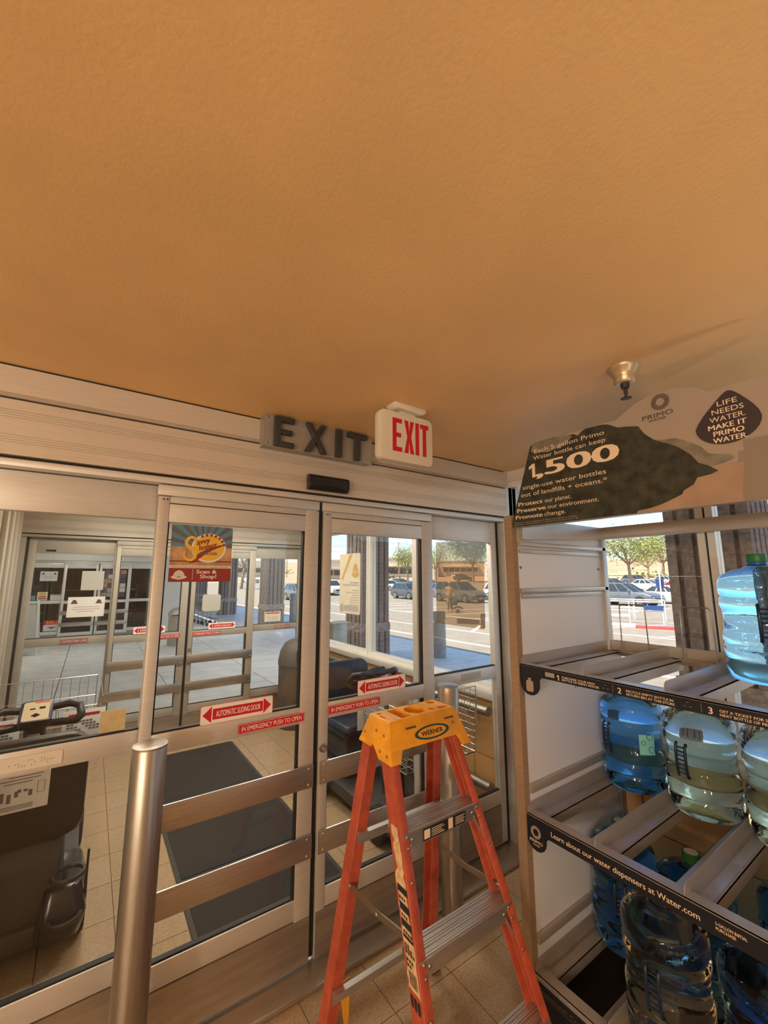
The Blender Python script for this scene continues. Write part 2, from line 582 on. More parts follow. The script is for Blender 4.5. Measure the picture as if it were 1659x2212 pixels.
def leaf(Y, x0, x1, gx0, gx1, where, lockx, alu, dx=0.0, bars=True):
    DN[0] += 1
    d = E('door_%d' % DN[0], where, 'door', ((x0 + x1) / 2 + dx, Y + 0.02, 0.03), kind='structure')
    a = lambda *b: (b[0] + dx, b[1] + dx) + b[2:]
    ya, yb = Y, Y + 0.045
    for s0, s1 in ((x0, gx0), (gx1, x1)):
        B('stile', a(s0, s1, ya, yb, 0.035, 2.083), alu, d, bevel=0.004)
    B('top_rail', a(gx0, gx1, ya + 0.003, yb, 1.973, 2.083), alu, d, bevel=0.003)
    B('groove', a(gx0, gx1, ya + 0.001, ya + 0.003, 2.052, 2.056), 'gasket', d)
    B('middle_rail', a(gx0, gx1, ya + 0.003, yb, 1.045, 1.121), alu, d, bevel=0.004)
    B('bottom_rail', a(gx0, gx1, ya + 0.003, yb, 0.216, 0.300), alu, d, bevel=0.004)
    B('kick_plate', a(x0 + 0.002, x1 - 0.002, ya - 0.002, yb, 0.036, 0.214), 'kick_plate', d)
    B('hanger_rail', a(x0 - 0.005, x1 + 0.004, ya + 0.004, yb, 2.088, 2.134), alu, d, bevel=0.003)
    for z0, z1 in ((1.121, 1.973), (0.300, 1.045)):
        B('gasket', a(gx0, gx0 + 0.006, ya + 0.012, yb - 0.012, z0, z1), 'gasket', d)
        B('gasket', a(gx1 - 0.008, gx1, ya + 0.008, yb - 0.012, z0, z1), 'gasket', d)
        B('gasket', a(gx0, gx1, ya + 0.010, yb - 0.012, z0, z0 + 0.007), 'gasket', d)
        B('glass_pane', a(gx0 + 0.004, gx1 - 0.004, ya + 0.020, ya + 0.025, z0 + 0.004, z1 + 0.0), 'glass', d)
    for z0, z1 in ((0.757, 0.858), (0.455, 0.556)) if bars else ():
        pb = B('push_bar', a(x0 + 0.004, x1 - 0.004, ya - 0.014, ya - 0.006, z0, z1), 'stainless_bar', d, bevel=0.002)
        B('bar_bracket', a(x0 + 0.01, gx0, ya - 0.006, ya, z0 + 0.01, z1 - 0.01), alu, pb)
        B('bar_bracket', a(gx1, x1 - 0.01, ya - 0.006, ya, z0 + 0.01, z1 - 0.01), alu, pb)
        for bx in (x0 + 0.028, x1 - 0.028):
            for bz in (z0 + 0.016, z1 - 0.016):
                O('bolt', bolt_into(MB(), (bx + dx, ya - 0.015, bz), 0.0065), 'screw', pb, smooth=60)
    if lockx is not None:
        lk = O('lock', MB().tube([(lockx + dx, ya + 0.002, 0.913), (lockx + dx, ya - 0.012, 0.913)], [0.021, 0.017], 20), 'screw', d, smooth=40)
        O('keyhole', MB().tube([(lockx + dx, ya - 0.0119, 0.913), (lockx + dx, ya - 0.016, 0.913)], 0.010, 14), 'brass', lk, smooth=40)
    m = MB()
    for q in (x0 + 0.012, x1 - 0.012):
        bolt_into(m, (q + dx, ya, 0.125), 0.005)
    O('screw', m, 'screw', d)
    m = MB()
    for q in (0.018, 0.032):
        m.ball((x0 + dx + q, ya, 2.070), 0.004, 8, (1, .4, 1))
    O('screw', m, 'gasket', d)
    return d


def sidelight(Y, x0, x1, gx0, gx1, where, alu, dx=0.0):
    WN[0] += 1
    w = E('window_%d' % WN[0], where, 'window', ((x0 + x1) / 2 + dx, Y, 0.03), kind='structure')
    a = lambda *b: (b[0] + dx, b[1] + dx) + b[2:]
    ya, yb = Y, Y + 0.045
    B('stile', a(x0, gx0, ya, yb, 0.03, 2.135), alu, w, bevel=0.003)
    B('stile', a(gx1, x1, ya, yb, 0.03, 2.135), alu, w, bevel=0.003)
    B('top_rail', a(gx0, gx1, ya + 0.002, yb, 1.985, 2.135), alu, w, bevel=0.003)
    B('middle_rail', a(gx0, gx1, ya + 0.002, yb, 1.055, 1.135), alu, w, bevel=0.003)
    B('bottom_rail', a(gx0, gx1, ya + 0.002, yb, 0.26, 0.345), alu, w, bevel=0.003)
    B('kick_plate', a(gx0, gx1, ya - 0.001, yb, 0.03, 0.258), 'kick_plate', w)
    for z0, z1 in ((1.135, 1.985), (0.345, 1.055)):
        B('gasket', a(gx0, gx1, ya + 0.008, yb - 0.012, z0, z0 + 0.006), 'gasket', w)
        B('glass_pane', a(gx0, gx1, ya + 0.020, ya + 0.025, z0 + 0.002, z1), 'glass', w)
    return w


def reed(z):
    return [z + 0.0, z + 0.009, z + 0.018, z + 0.027]


def doorwall(Y, ctx, alu='aluminium', dx=0.0, n=1, rich=True, x_end=2.462):
    a = lambda *b: (b[0] + dx, b[1] + dx) + b[2:]
    t = E('trim_%d' % (3 + n), 'long ribbed metal header box over the %s sliding doors' % ctx, 'door header', (0.95 + dx, Y + 0.08, 2.135), kind='structure')
    B('ceiling_gap', a(-0.60, x_end, Y + 0.006, Y + 0.15, ZC - 0.007, ZC), 'gasket', t)
    B('fascia_board', a(-0.60, x_end, Y + 0.004, Y + 0.15, 2.412, ZC - 0.007), 'valance_paint' if rich else alu, t)
    m = MB()
    m.loft([[(-0.60 + dx, Y - 0.012, 2.392), (-0.60 + dx, Y + 0.004, 2.414), (-0.60 + dx, Y + 0.03, 2.414), (-0.60 + dx, Y + 0.03, 2.392)],
            [(x_end + dx, Y - 0.012, 2.392), (x_end + dx, Y + 0.004, 2.414), (x_end + dx, Y + 0.03, 2.414), (x_end + dx, Y + 0.03, 2.392)]])
    O('ledge_strip', m, alu, t)
    B('shadow_gap', a(-0.60, x_end, Y + 0.002, Y + 0.15, 2.386, 2.392), 'gasket', t)
    # valance with two sets of reeds: stacked strips with fine gaps
    edges = [2.178] + reed(2.225) + reed(2.318) + [2.386]
    zs = 2.178
    m = MB()
    for e in edges[1:]:
        m.box(-0.60 + dx, x_end + dx, Y - 0.010, Y + 0.15, zs, e - 0.0022)
        m.box(-0.60 + dx, x_end + dx, Y - 0.006, Y + 0.15, e - 0.0022, e)
        zs = e
    O('valance', m, 'valance_paint' if rich else alu, t)
    B('shadow_gap', a(-0.60, x_end, Y + 0.012, Y + 0.15, 2.166, 2.178), 'gasket', t)
    B('track', a(-0.60, x_end, Y - 0.004, Y + 0.15, 2.139, 2.166), alu, t, bevel=0.002)
    B('jamb', a(-0.60, -0.562, Y, Y + 0.15, 0.0, 2.135), alu, t)
    B('jamb_gap', a(-0.562, -0.540, Y + 0.05, Y + 0.13, 0.0, 2.135), 'gasket', t)
    B('jamb', a(2.432, x_end, Y, Y + 0.15, 0.0, 2.135), alu, t)
    B('jamb_gap', a(2.405, 2.432, Y + 0.06, Y + 0.13, 0.0, 2.135), 'gasket', t)
    B('gasket_strip', a(0.9565, 0.9825, Y + 0.014, Y + 0.030, 0.035, 2.134), 'gasket', t)
    th = B('threshold', a(-0.60, x_end, Y - 0.115, Y + 0.17, 0.0, 0.022), 'stainless_bar', t, bevel=0.006)
    return t


doorwall(YD, 'inner', n=1)
dl = leaf(YD, 0.208, 0.956, 0.250, 0.880, 'left leaf of the inner sliding doors beside the left bollard', None, 'aluminium')
dr = leaf(YD, 0.983, 1.740, 1.032, 1.658, 'right leaf of the inner sliding doors behind the ladder, with lock', 1.006, 'aluminium')
sidelight(YD + 0.055, -0.54, 0.26, -0.50, 0.21, 'fixed glazed panel left of the inner sliding doors', 'aluminium')
sidelight(YD + 0.055, 1.655, 2.405, 1.735, 2.352, 'fixed glazed panel right of the inner doors beside the rack', 'aluminium')
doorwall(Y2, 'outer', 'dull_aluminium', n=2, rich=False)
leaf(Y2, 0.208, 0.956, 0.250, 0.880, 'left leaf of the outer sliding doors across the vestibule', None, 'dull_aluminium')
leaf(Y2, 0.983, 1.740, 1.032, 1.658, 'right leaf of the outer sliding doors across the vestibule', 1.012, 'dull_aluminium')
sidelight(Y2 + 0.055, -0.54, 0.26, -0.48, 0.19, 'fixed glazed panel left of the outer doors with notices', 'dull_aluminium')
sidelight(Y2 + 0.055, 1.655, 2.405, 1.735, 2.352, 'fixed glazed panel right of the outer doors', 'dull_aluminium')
B('wall_stub', (2.462, XF + 0.1, YD, YD + 0.15, 0.0, ZC), 'aluminium', label='narrow metal post closing the inner door wall at the windows', cat='post', kind='structure')
B('wall_corner', (2.462, XF + 0.1, Y2, Y2 + 0.15, 0.0, ZC), 'white_aluminium', label='corner post of the vestibule beside the outer doors', cat='post', kind='structure')

# header fittings
sb = E('motion_sensor', 'black motion sensor bar on the header over the door gap', 'sensor', (1.0, YD - 0.02, 2.19))
m = MB()
pr = [(0.0, 2.188), (-0.030, 2.186), (-0.048, 2.205), (-0.046, 2.258), (-0.030, 2.268), (0.0, 2.268)]
m.prism(pr, lambda u, v, w: (w, YD - 0.010 + u, v), 0.872, 1.105)
O('housing', m, 'black_gloss', sb, bevel=0.004)
B('lens', (0.885, 1.092, YD - 0.060, YD - 0.055, 2.212, 2.250), 'black_plastic', sb)

# block letter EXIT on a metal plate
ex = E('exit_letter_sign', 'grey metal plate with raised black block letters EXIT', 'exit sign', (0.93, YD - 0.05, 2.36))
zb, zt = 2.362, 2.5215
pf = YD - 0.075
B('plate', (0.618, 1.235, pf, pf + 0.004, zb, zt), 'sign_plate_metal', ex)
B('back_box', (0.622, 1.231, pf + 0.004, YD + 0.003, zb + 0.004, zt), 'sign_plate_metal', ex)
for sx in (0.634, 1.219):
    for sz in (zb + 0.016, zt - 0.014):
        O('screw', bolt_into(MB(), (sx, pf, sz), 0.007), 'screw', ex, smooth=60)


def letter(polys, x0, w, name):
    m = MB()
    for p in polys:
        m.prism([(x0 + u * w, zb + 0.004 + v * 0.150) for u, v in p], lambda u, v, q: (u, q, v), pf - 0.026, pf)
    O('letter', m, 'dark_letter', ex, bevel=0.003, label='raised black letter %s' % name)


t_ = 0.17
letter([[(0, 0), (1, 0), (1, .17), (.30, .17), (.30, .42), (.90, .42), (.90, .58), (.30, .58), (.30, .83), (1, .83), (1, 1), (0, 1)]], 0.664, 0.100, 'E')
letter([[(0, 0), (.27, 0), (.52, .38), (.77, 0), (1.04, 0), (.66, .52), (1.0, 1), (.74, 1), (.52, .66), (.30, 1), (.03, 1), (.38, .52)]], 0.822, 0.118, 'X')
letter([[(0, 0), (1, 0), (1, 1), (0, 1)]], 0.999, 0.033, 'I')
letter([[(.36, 0), (.64, 0), (.64, .82), (1, .82), (1, 1), (0, 1), (0, .82), (.36, .82)]], 1.068, 0.122, 'T')

# lit plastic EXIT sign hanging from the ceiling
xs = E('ceiling_exit_sign', 'cream plastic exit sign with red letters hung from the ceiling', 'exit sign', (1.13, 1.45, 2.25))


def rrect(x0, x1, z0, z1, r, n=5):
    p = []
    for cx, cz, a0 in ((x1 - r, z0 + r, -90), (x1 - r, z1 - r, 0), (x0 + r, z1 - r, 90), (x0 + r, z0 + r, 180)):
        for i in range(n + 1):
            a = R(a0 + 90 * i / n)
            p.append((cx + r * math.cos(a), cz + r * math.sin(a)))
    return p


O('housing', MB().prism(rrect(0.978, 1.284, 2.252, 2.482, 0.028), lambda u, v, w: (u, w, v), 1.435, 1.478), 'sign_white', xs, bevel=0.006)
m = MB()
m.prism(rrect(1.055, 1.235, 2.5, 2.523, 0.002, 1), lambda u, v, w: (u, w, v), 1.425, 1.49)
O('ceiling_canopy', MB().prism([(1.05, 2.523), (1.065, 2.497), (1.21, 2.492), (1.232, 2.503), (1.235, 2.523)], lambda u, v, w: (u, w, v), 1.420, 1.495), 'sign_white', xs, bevel=0.004)
B('stem', (1.10, 1.19, 1.45, 1.465, 2.480, 2.495), 'sign_white', xs)


def thin_exit(m, x0, x1, z0, z1, y):
    h = z1 - z0
    s = 0.021
    f = lambda u, v, w: (u, w, v)
    wE = 0.052
    X = x0
    m.prism([(X, z0), (X + wE, z0), (X + wE, z0 + s), (X + s, z0 + s), (X + s, z0 + h * .43), (X + wE * .9, z0 + h * .43), (X + wE * .9, z0 + h * .43 + s), (X + s, z0 + h * .43 + s), (X + s, z1 - s), (X + wE, z1 - s), (X + wE, z1), (X, z1)], f, y - .0015, y)
    X = x0 + 0.066
    w = 0.056
    m.prism([(X, z0), (X + .022, z0), (X + w / 2, z0 + h * .40), (X + w - .022, z0), (X + w, z0), (X + w / 2 + .011, z0 + h * .5), (X + w, z1), (X + w - .022, z1), (X + w / 2, z0 + h * .62), (X + .022, z1), (X, z1), (X + w / 2 - .011, z0 + h * .5)], f, y - .0015, y)
    X = x0 + 0.131
    m.prism([(X, z0), (X + s, z0), (X + s, z1), (X, z1)], f, y - .0015, y)
    X = x0 + 0.160
    w = 0.050
    m.prism([(X + w / 2 - s / 2, z0), (X + w / 2 + s / 2, z0), (X + w / 2 + s / 2, z1 - s), (X + w, z1 - s), (X + w, z1), (X, z1), (X, z1 - s), (X + w / 2 - s / 2, z1 - s)], f, y - .0015, y)


m = MB()
thin_exit(m, 1.046, 1.256, 2.296, 2.450, 1.435)
O('lettering', m, 'red_ink', xs)

# sprinkler
sp = E('fire_sprinkler', 'brass coloured fire sprinkler under the ceiling near the rack', 'sprinkler', (1.584, 0.688, ZC))
c = (1.584, 0.688, ZC)
O('escutcheon', MB().lathe([(0.056, 0.0), (0.056, -0.004), (0.050, -0.012), (0.040, -0.030), (0.036, -0.040), (0.037, -0.058), (0.030, -0.066)], c, 28), 'brass', sp, smooth=45)
m = MB().lathe([(0.016, -0.064), (0.014, -0.082), (0.006, -0.086), (0.005, -0.115), (0.004, -0.120)], c, 12)
for s in (-1, 1):
    m.tube([(c[0] + s * .013, c[1], c[2] - .078), (c[0] + s * .011, c[1], c[2] - .10), (c[0] + s * .003, c[1], c[2] - .118)], 0.003, 6)
O('frame', m, 'dark_metal', sp, smooth=45)
m = MB().lathe([(0.004, -0.117), (0.012, -0.118), (0.012, -0.121), (0.004, -0.122)], c, 12)
for k in range(12):
    a = 2 * math.pi * k / 12
    u = Vector((math.cos(a), math.sin(a), 0))
    q = Vector((-math.sin(a), math.cos(a), 0)) * .0025
    p0 = Vector(c) + u * .011 + Vector((0, 0, -.1195))
    p1 = Vector(c) + u * .019 + Vector((0, 0, -.1205))
    m.loft([[tuple(p0 + q), tuple(p0 - q), tuple(p0 - q - Vector((0, 0, .0015))), tuple(p0 + q - Vector((0, 0, .0015)))],
            [tuple(p1 + q), tuple(p1 - q), tuple(p1 - q - Vector((0, 0, .0015))), tuple(p1 + q - Vector((0, 0, .0015)))]])
O('deflector', m, 'dark_metal', sp)

# bollards
for x, lab in ((0.228, 'polished steel bollard in front of the left door leaf'), (1.687, 'polished steel bollard behind the ladder at the right sidelight')):
    bo = E('steel_bollard', lab, 'bollard', (x, 1.80, 0))
    O('post', MB().lathe([(0.0565, 0.0), (0.0565, 1.138), (0.054, 1.142)], (x, 1.80, 0), 40), 'stainless', bo, smooth=40)
    O('cap', MB().lathe([(0.0575, 1.140), (0.0575, 1.146), (0.055, 1.147), (0.002, 1.147)], (x, 1.80, 0), 40), 'kick_plate', bo, smooth=40)
    O('floor_collar', MB().lathe([(0.075, 0.0), (0.075, 0.004), (0.058, 0.007)], (x, 1.80, 0), 32), 'stainless_bar', bo, smooth=40)


# ------------------------------------------------------------------ door signs
def plate(m, x0, x1, z0, z1, y, th=0.0015, r=0.006):
    return m.prism(rrect(x0, x1, z0, z1, r, 3), lambda u, v, w: (u, w, v), y - th, y)


def auto_sign(label, x0, x1, z0, z1, y, group=None):
    s = E('sliding_door_sign', label, 'sign', ((x0 + x1) / 2, y, z0), group)
    k = 0.0018
    O('red_border', plate(MB(), x0, x1, z0, z1, y, .0012), 'red_ink', s)
    O('white_field', plate(MB(), x0 + k, x1 - k, z0 + k, z1 - k, y - .0012, .0008), 'sticker_white', s)
    h = z1 - z0
    zc = (z0 + z1) / 2
    yy = y - .002
    w = x1 - x0
    B('text_bar', (x0 + .16 * w, x1 - .15 * w, yy - .0006, yy, zc - .28 * h, zc + .28 * h), 'red_ink', s)
    for s_, xa, xb in ((1, x0 + .145 * w, x0 + .03 * w), (-1, x1 - .14 * w, x1 - .03 * w)):
        O('arrow', MB().prism([(xa, zc - .42 * h), (xb, zc), (xa, zc + .42 * h)], lambda u, v, q: (u, q, v), yy - .0006, yy), 'red_ink', s)
    T('AUTOMATIC SLIDING DOOR', s, 'print_white', ((x0 + x1) / 2 + .003, yy - .0010, zc - .15 * h), XD, ZD, .30 * h, .61 * w, 'c', .012)
    return s


def strip_sign(text, label, x0, x1, z0, z1, y, bold=.01, fill='red_ink'):
    s = E('warning_strip', label, 'sign', ((x0 + x1) / 2, y, z0))
    O('red_field', plate(MB(), x0, x1, z0, z1, y, .001, .004), fill, s)
    m = MB()
    k, q = .0025, .0012
    for b in ((x0 + k, x1 - k, z1 - k - q, z1 - k), (x0 + k, x1 - k, z0 + k, z0 + k + q), (x0 + k, x0 + k + q, z0 + k, z1 - k), (x1 - k - q, x1 - k, z0 + k, z1 - k)):
        m.box(b[0], b[1], y - .0016, y - .001, b[2], b[3])
    O('outline', m, 'print_white', s)
    h = z1 - z0
    T(text, s, 'print_white', ((x0 + x1) / 2, y - .0018, z0 + .27 * h), XD, ZD, .48 * h, (x1 - x0) * .90, 'c', bold)
    return s


ys = YD + 0.0028
auto_sign('large AUTOMATIC SLIDING DOOR sign on the left inner leaf', 0.427, 0.742, 1.122, 1.200, YD - .001)
auto_sign('AUTOMATIC SLIDING DOOR sign on the right inner leaf above the ladder', 1.200, 1.517, 1.122, 1.200, YD - .001)
strip_sign('IN EMERGENCY PUSH TO OPEN', 'red IN EMERGENCY PUSH TO OPEN strip on the left inner leaf', 0.588, 0.903, 1.056, 1.097, ys - .004)
strip_sign('IN EMERGENCY PUSH TO OPEN', 'red IN EMERGENCY PUSH TO OPEN strip left of the ladder cap', 1.031, 1.344, 1.060, 1.102, ys - .004)
yo = Y2 - .001
auto_sign('small AUTOMATIC SLIDING DOOR sign on the outer right leaf', 1.200, 1.517, 1.122, 1.200, yo)
auto_sign('AUTOMATIC SLIDING DOOR sign on the outer left leaf, half hidden by a door stile', 0.427, 0.742, 1.122, 1.200, yo)
strip_sign('IN EMERGENCY PUSH TO OPEN', 'small red emergency strip on the outer right leaf', 1.031, 1.344, 1.060, 1.102, yo)
strip_sign('IN EMERGENCY PUSH TO OPEN', 'small red emergency strip on the outer left leaf', 0.588, 0.903, 1.056, 1.097, yo)
strip_sign('CAUTION STAND CLEAR', 'red CAUTION STAND CLEAR strip on the outer left sidelight', -0.20, 0.03, 1.070, 1.115, Y2 + .052, fill='dark_red')
strip_sign('CAUTION STAND CLEAR', 'red CAUTION STAND CLEAR strip on the outer right sidelight', 2.03, 2.25, 1.072, 1.115, Y2 + .052, fill='dark_red')

m = E('raised_dot_plate', 'tan embossed plate with raised dots on the left sidelight rail', 'sign', (-0.1, YD + .05, 1.07))
O('plate', plate(MB(), -0.345, -0.028, 1.070, 1.117, YD + .0555, .002, .008), 'fascia', m)
dm = MB()
rr = random.Random(3)
for k in range(34):
    x = -0.335 + k * .0088
    for z in (1.100, 1.092, 1.084):
        if rr.random() < .38:
            dm.ball((x, YD + .0535, z), .0021, 6, (1, .6, 1))
O('dots', dm, 'kick_plate', m, kind='stuff')
B('blank_label', (2.02, 2.20, YD + .0545, YD + .0565, 1.075, 1.118), 'paper_grey', label='plain grey lilac label on the rail of the right sidelight', cat='label')
B('note_paper', (0.078, 0.163, YD + .071, YD + .0735, 1.142, 1.222), 'paper_tan', label='square tan note taped inside the left sidelight glass', cat='note')

# sale poster on the left leaf
po = E('shopper_poster', 'colourful Savvy Shopper poster taped on the left door glass', 'poster', (0.395, YD + .02, 1.718))
px0, px1, pz0, pz1 = 0.268, 0.524, 1.720, 1.967
yp = YD + .0195
B('sheet', (px0, px1, yp - .0006, yp, pz0, pz1), 'poster_tan', po)
f_ = lambda d: (lambda u, v, w: (u, yp - d + w, v))
cx, cz = 0.399, 1.872
rays = MB()
rays2 = MB()
N = 40
for k in range(N):
    a0, a1 = math.pi * 2 * k / N, math.pi * 2 * (k + 1) / N
    if math.sin((a0 + a1) / 2) < -0.02:
        continue

    def edge(a):
        ca, sa = math.cos(a), math.sin(a)
        tt = []
        if ca > 1e-6: tt.append((px1 - cx) / ca)
        if ca < -1e-6: tt.append((px0 - cx) / ca)
        if sa > 1e-6: tt.append((pz1 - cz) / sa)
        q = min(tt)
        return (cx + ca * q, cz + max(sa * q, -0.02))
    e0, e1 = edge(a0), edge(a1)
    (rays if k % 2 else rays2).prism([(cx, cz), e0, e1], f_(.0006), -.0004, 0)
O('sun_rays', rays, 'ray_blue', po)
O('sun_rays', rays2, 'ray_grey', po)


def ellipse(cx, cz, a, b, n=40):
    return [(cx + a * math.cos(2 * math.pi * i / n), cz + b * math.sin(2 * math.pi * i / n)) for i in range(n)]


oc = (0.424, 1.869)
O('outer_oval', MB().prism(ellipse(*oc, .075, .066), f_(.0011), -.0004, 0), 'silver_ink', po)
O('white_oval', MB().prism(ellipse(*oc, .072, .063), f_(.0014), -.0004, 0), 'sticker_white', po)
O('yellow_oval', MB().prism(ellipse(oc[0] - .001, oc[1], .066, .057), f_(.0018), -.0004, 0), 'poster_yellow', po)
sw = [(.345, 1.800), (.365, 1.802), (.385, 1.820), (.41, 1.842), (.44, 1.860), (.475, 1.877), (.488, 1.884), (.470, 1.884), (.435, 1.872), (.40, 1.855), (.37, 1.836), (.347, 1.822)]
O('swoosh', MB().prism(sw, f_(.0022), -.0004, 0), 'dark_red', po)
st = MB()
for k in range(7):
    a = R(118 - k * 17)
    sx_, sz_ = oc[0] + .066 * math.cos(a), oc[1] + .058 * math.sin(a)
    pts = []
    for q in range(10):
        r_ = .0095 if q % 2 == 0 else .0042
        pts.append((sx_ + r_ * math.sin(2 * math.pi * q / 10), sz_ + r_ * math.cos(2 * math.pi * q / 10)))
    st.prism(pts, f_(.0024), -.0004, 0)
O('stars', st, 'dark_red', po)
m = MB()
sp_pts = [(.366, 1.893), (.368, 1.903), (.362, 1.911), (.350, 1.915), (.337, 1.909), (.329, 1.896), (.331, 1.881), (.344, 1.869), (.360, 1.857), (.369, 1.842), (.366, 1.825), (.353, 1.815), (.336, 1.816), (.325, 1.826), (.322, 1.841), (.327, 1.852)]
lo_, hi_ = [], []
for i, (u, v) in enumerate(sp_pts):
    a_ = sp_pts[max(i - 1, 0)]
    b_ = sp_pts[min(i + 1, len(sp_pts) - 1)]
    d_ = Vector((b_[0] - a_[0], 0, b_[1] - a_[1])).normalized()
    n_ = Vector((-d_.z, 0, d_.x)) * (.0035 + .0045 * math.sin(math.pi * i / (len(sp_pts) - 1)))
    lo_.append((u + n_.x, yp - .0032, v + n_.z))
    hi_.append((u - n_.x, yp - .0032, v - n_.z))
m.loft([lo_, hi_], cap=False, closed=False)
O('letter_ribbon', m, 'poster_yellow', po, clean=False)
rot = R(14)
xd2 = (math.cos(rot), 0, math.sin(rot))
zd2 = (-math.sin(rot), 0, math.cos(rot))
m = MB()
text_into(m, 'avvy', (.372, yp - .0036, 1.880), xd2, zd2, .026, .055, 'l', .03, .2)
text_into(m, 'hopper', (.384, yp - .0036, 1.857), xd2, zd2, .024, .075, 'l', .03, .2)
O('lettering', m, 'dark_red', po, clean=False)
m = MB()
text_into(m, 'SUPER SAVER', (.386, yp - .0038, 1.838), XD, ZD, .013, .072, 'l', .03, .1)
O('lettering', m, 'ink_grey', po, clean=False)
O('printed_cart_rail', MB().box(px0, px1, yp - .0010, yp - .0006, 1.806, 1.812), 'dark_red', po)
B('text_strip', (px0, px1, yp - .0012, yp - .0006, 1.779, 1.791), 'sign_white', po)
T("Before you shop, check out this week's Commissary Sales Flyer", po, 'dark_red', ((px0 + px1) / 2, yp - .0016, 1.7825), XD, ZD, .0052, .235, 'c', .01)
B('red_band', (px0, px1, yp - .0012, yp - .0006, pz0, 1.779), 'dark_red', po)
m = MB()
text_into(m, 'Scan &', (.462, yp - .0018, 1.756), XD, ZD, .0165, .084, 'r', .02)
text_into(m, 'Shop!', (.462, yp - .0018, 1.735), XD, ZD, .0165, .068, 'r', .02)
O('lettering', m, 'print_white', po, clean=False)
m = MB()
m.prism([(.286 + .5 * .045 + .0225 * math.cos(R(a)), 1.742 + .028 * math.sin(R(a))) for a in range(0, 181, 15)], f_(.0016), -.0004, 0)
m.prism([(.276, 1.741), (.284, 1.746), (.309, 1.738), (.333, 1.746), (.341, 1.741), (.334, 1.735), (.309, 1.729), (.283, 1.735)], f_(.0018), -.0004, 0)
O('crest', m, 'fascia', po)
B('band_line', (.362, .3632, yp - .0016, yp - .0012, 1.730, 1.775), 'sticker_white', po)

# film poster on the right sidelight seen from behind: tinted print, dark shapes at its foot
fp = E('film_poster', 'tinted see-through film poster on the right sidelight glass', 'poster', (2.06, YD + .08, 1.38))
yf = YD + .082
pts = [(1.838, 1.452), (2.285, 1.378), (2.312, 1.985), (1.845, 1.968)]
O('film', MB().prism(pts, lambda u, v, w: (u, w, v), yf, yf + .0008), 'film', fp)
m = MB()
arc = [(2.03 + .055 * math.cos(R(a)), 1.520 + .030 * math.sin(R(a))) for a in range(20, 161, 14)] + [(2.03 + .042 * math.cos(R(a)), 1.516 + .020 * math.sin(R(a))) for a in range(160, 19, -14)]
m.prism(arc, lambda u, v, w: (u, w, v), yf + .001, yf + .0016)
m.prism(ellipse(2.03, 1.516, .022, .014, 16), lambda u, v, w: (u, w, v), yf + .001, yf + .0016)
m.prism([(2.02, 1.435), (2.235, 1.415), (2.235, 1.450), (2.02, 1.470)], lambda u, v, w: (u, w, v), yf + .001, yf + .0016)
m.prism([(2.24, 1.395), (2.29, 1.388), (2.297, 1.49), (2.25, 1.487), (2.243, 1.455), (2.25, 1.44)], lambda u, v, w: (u, w, v), yf + .001, yf + .0016)
O('printed_marks', m, 'film_ghost', fp)

# poster on the vestibule window, seen obliquely
vp = E('window_poster', 'cream poster with gold ribbon corner taped on the vestibule window', 'poster', (XF + .035, 4.5, 1.4))
X0 = XF + .036


def wpt(y_, z_):
    return (X0, y_, z_)


PY0, PY1, PZ0, PZ1 = 4.12, 4.60, 1.315, 2.02
fx = lambda d: (lambda u, v, w: (X0 - d + w, u, v))
O('sheet', MB().prism(rrect(PY0, PY1, PZ0, PZ1, .02, 2), fx(0), -.001, 0), 'paper_tan' if False else 'sign_white', vp)
O('ribbon', MB().prism([(4.52, 1.70), (4.56, 1.72), (4.36, 2.01), (4.29, 2.01)], fx(.0012), -.0004, 0), 'gold_ink', vp)
m = MB()
m.prism([(4.225 + .06 * math.cos(R(a)), 1.80 + .10 * math.sin(R(a))) for a in range(0, 181, 15)], fx(.0012), -.0004, 0)
m.prism([(4.14, 1.77), (4.16, 1.80), (4.225, 1.79), (4.29, 1.80), (4.31, 1.77), (4.29, 1.745), (4.225, 1.73), (4.16, 1.745)], fx(.0016), -.0004, 0)
O('crest', m, 'gold_ink', vp)
m = MB()
for k in range(10):
    w_ = (.20, .36, 0, .15, .28, .16, .18, .2, .2, .24)[k]
    if w_:
        m.prism([(4.15, 1.665 - k * .028), (4.15 + w_, 1.665 - k * .028), (4.15 + w_, 1.677 - k * .028 + (.008 if k < 2 else 0)), (4.15, 1.677 - k * .028 + (.008 if k < 2 else 0))], fx(.0012), -.0004, 0)
O('text_lines', m, 'ink_light', vp)
m = MB().prism([(4.15, 1.345), (4.48, 1.345), (4.48, 1.41), (4.15, 1.41)], fx(.0012), -.0004, 0)
m.prism(ellipse(4.535, 1.375, .045, .05, 20), fx(.0016), -.0004, 0)
O('seal_band', m, 'ink_light', vp)

# notices on the outer doors
yn = Y2 + .0555


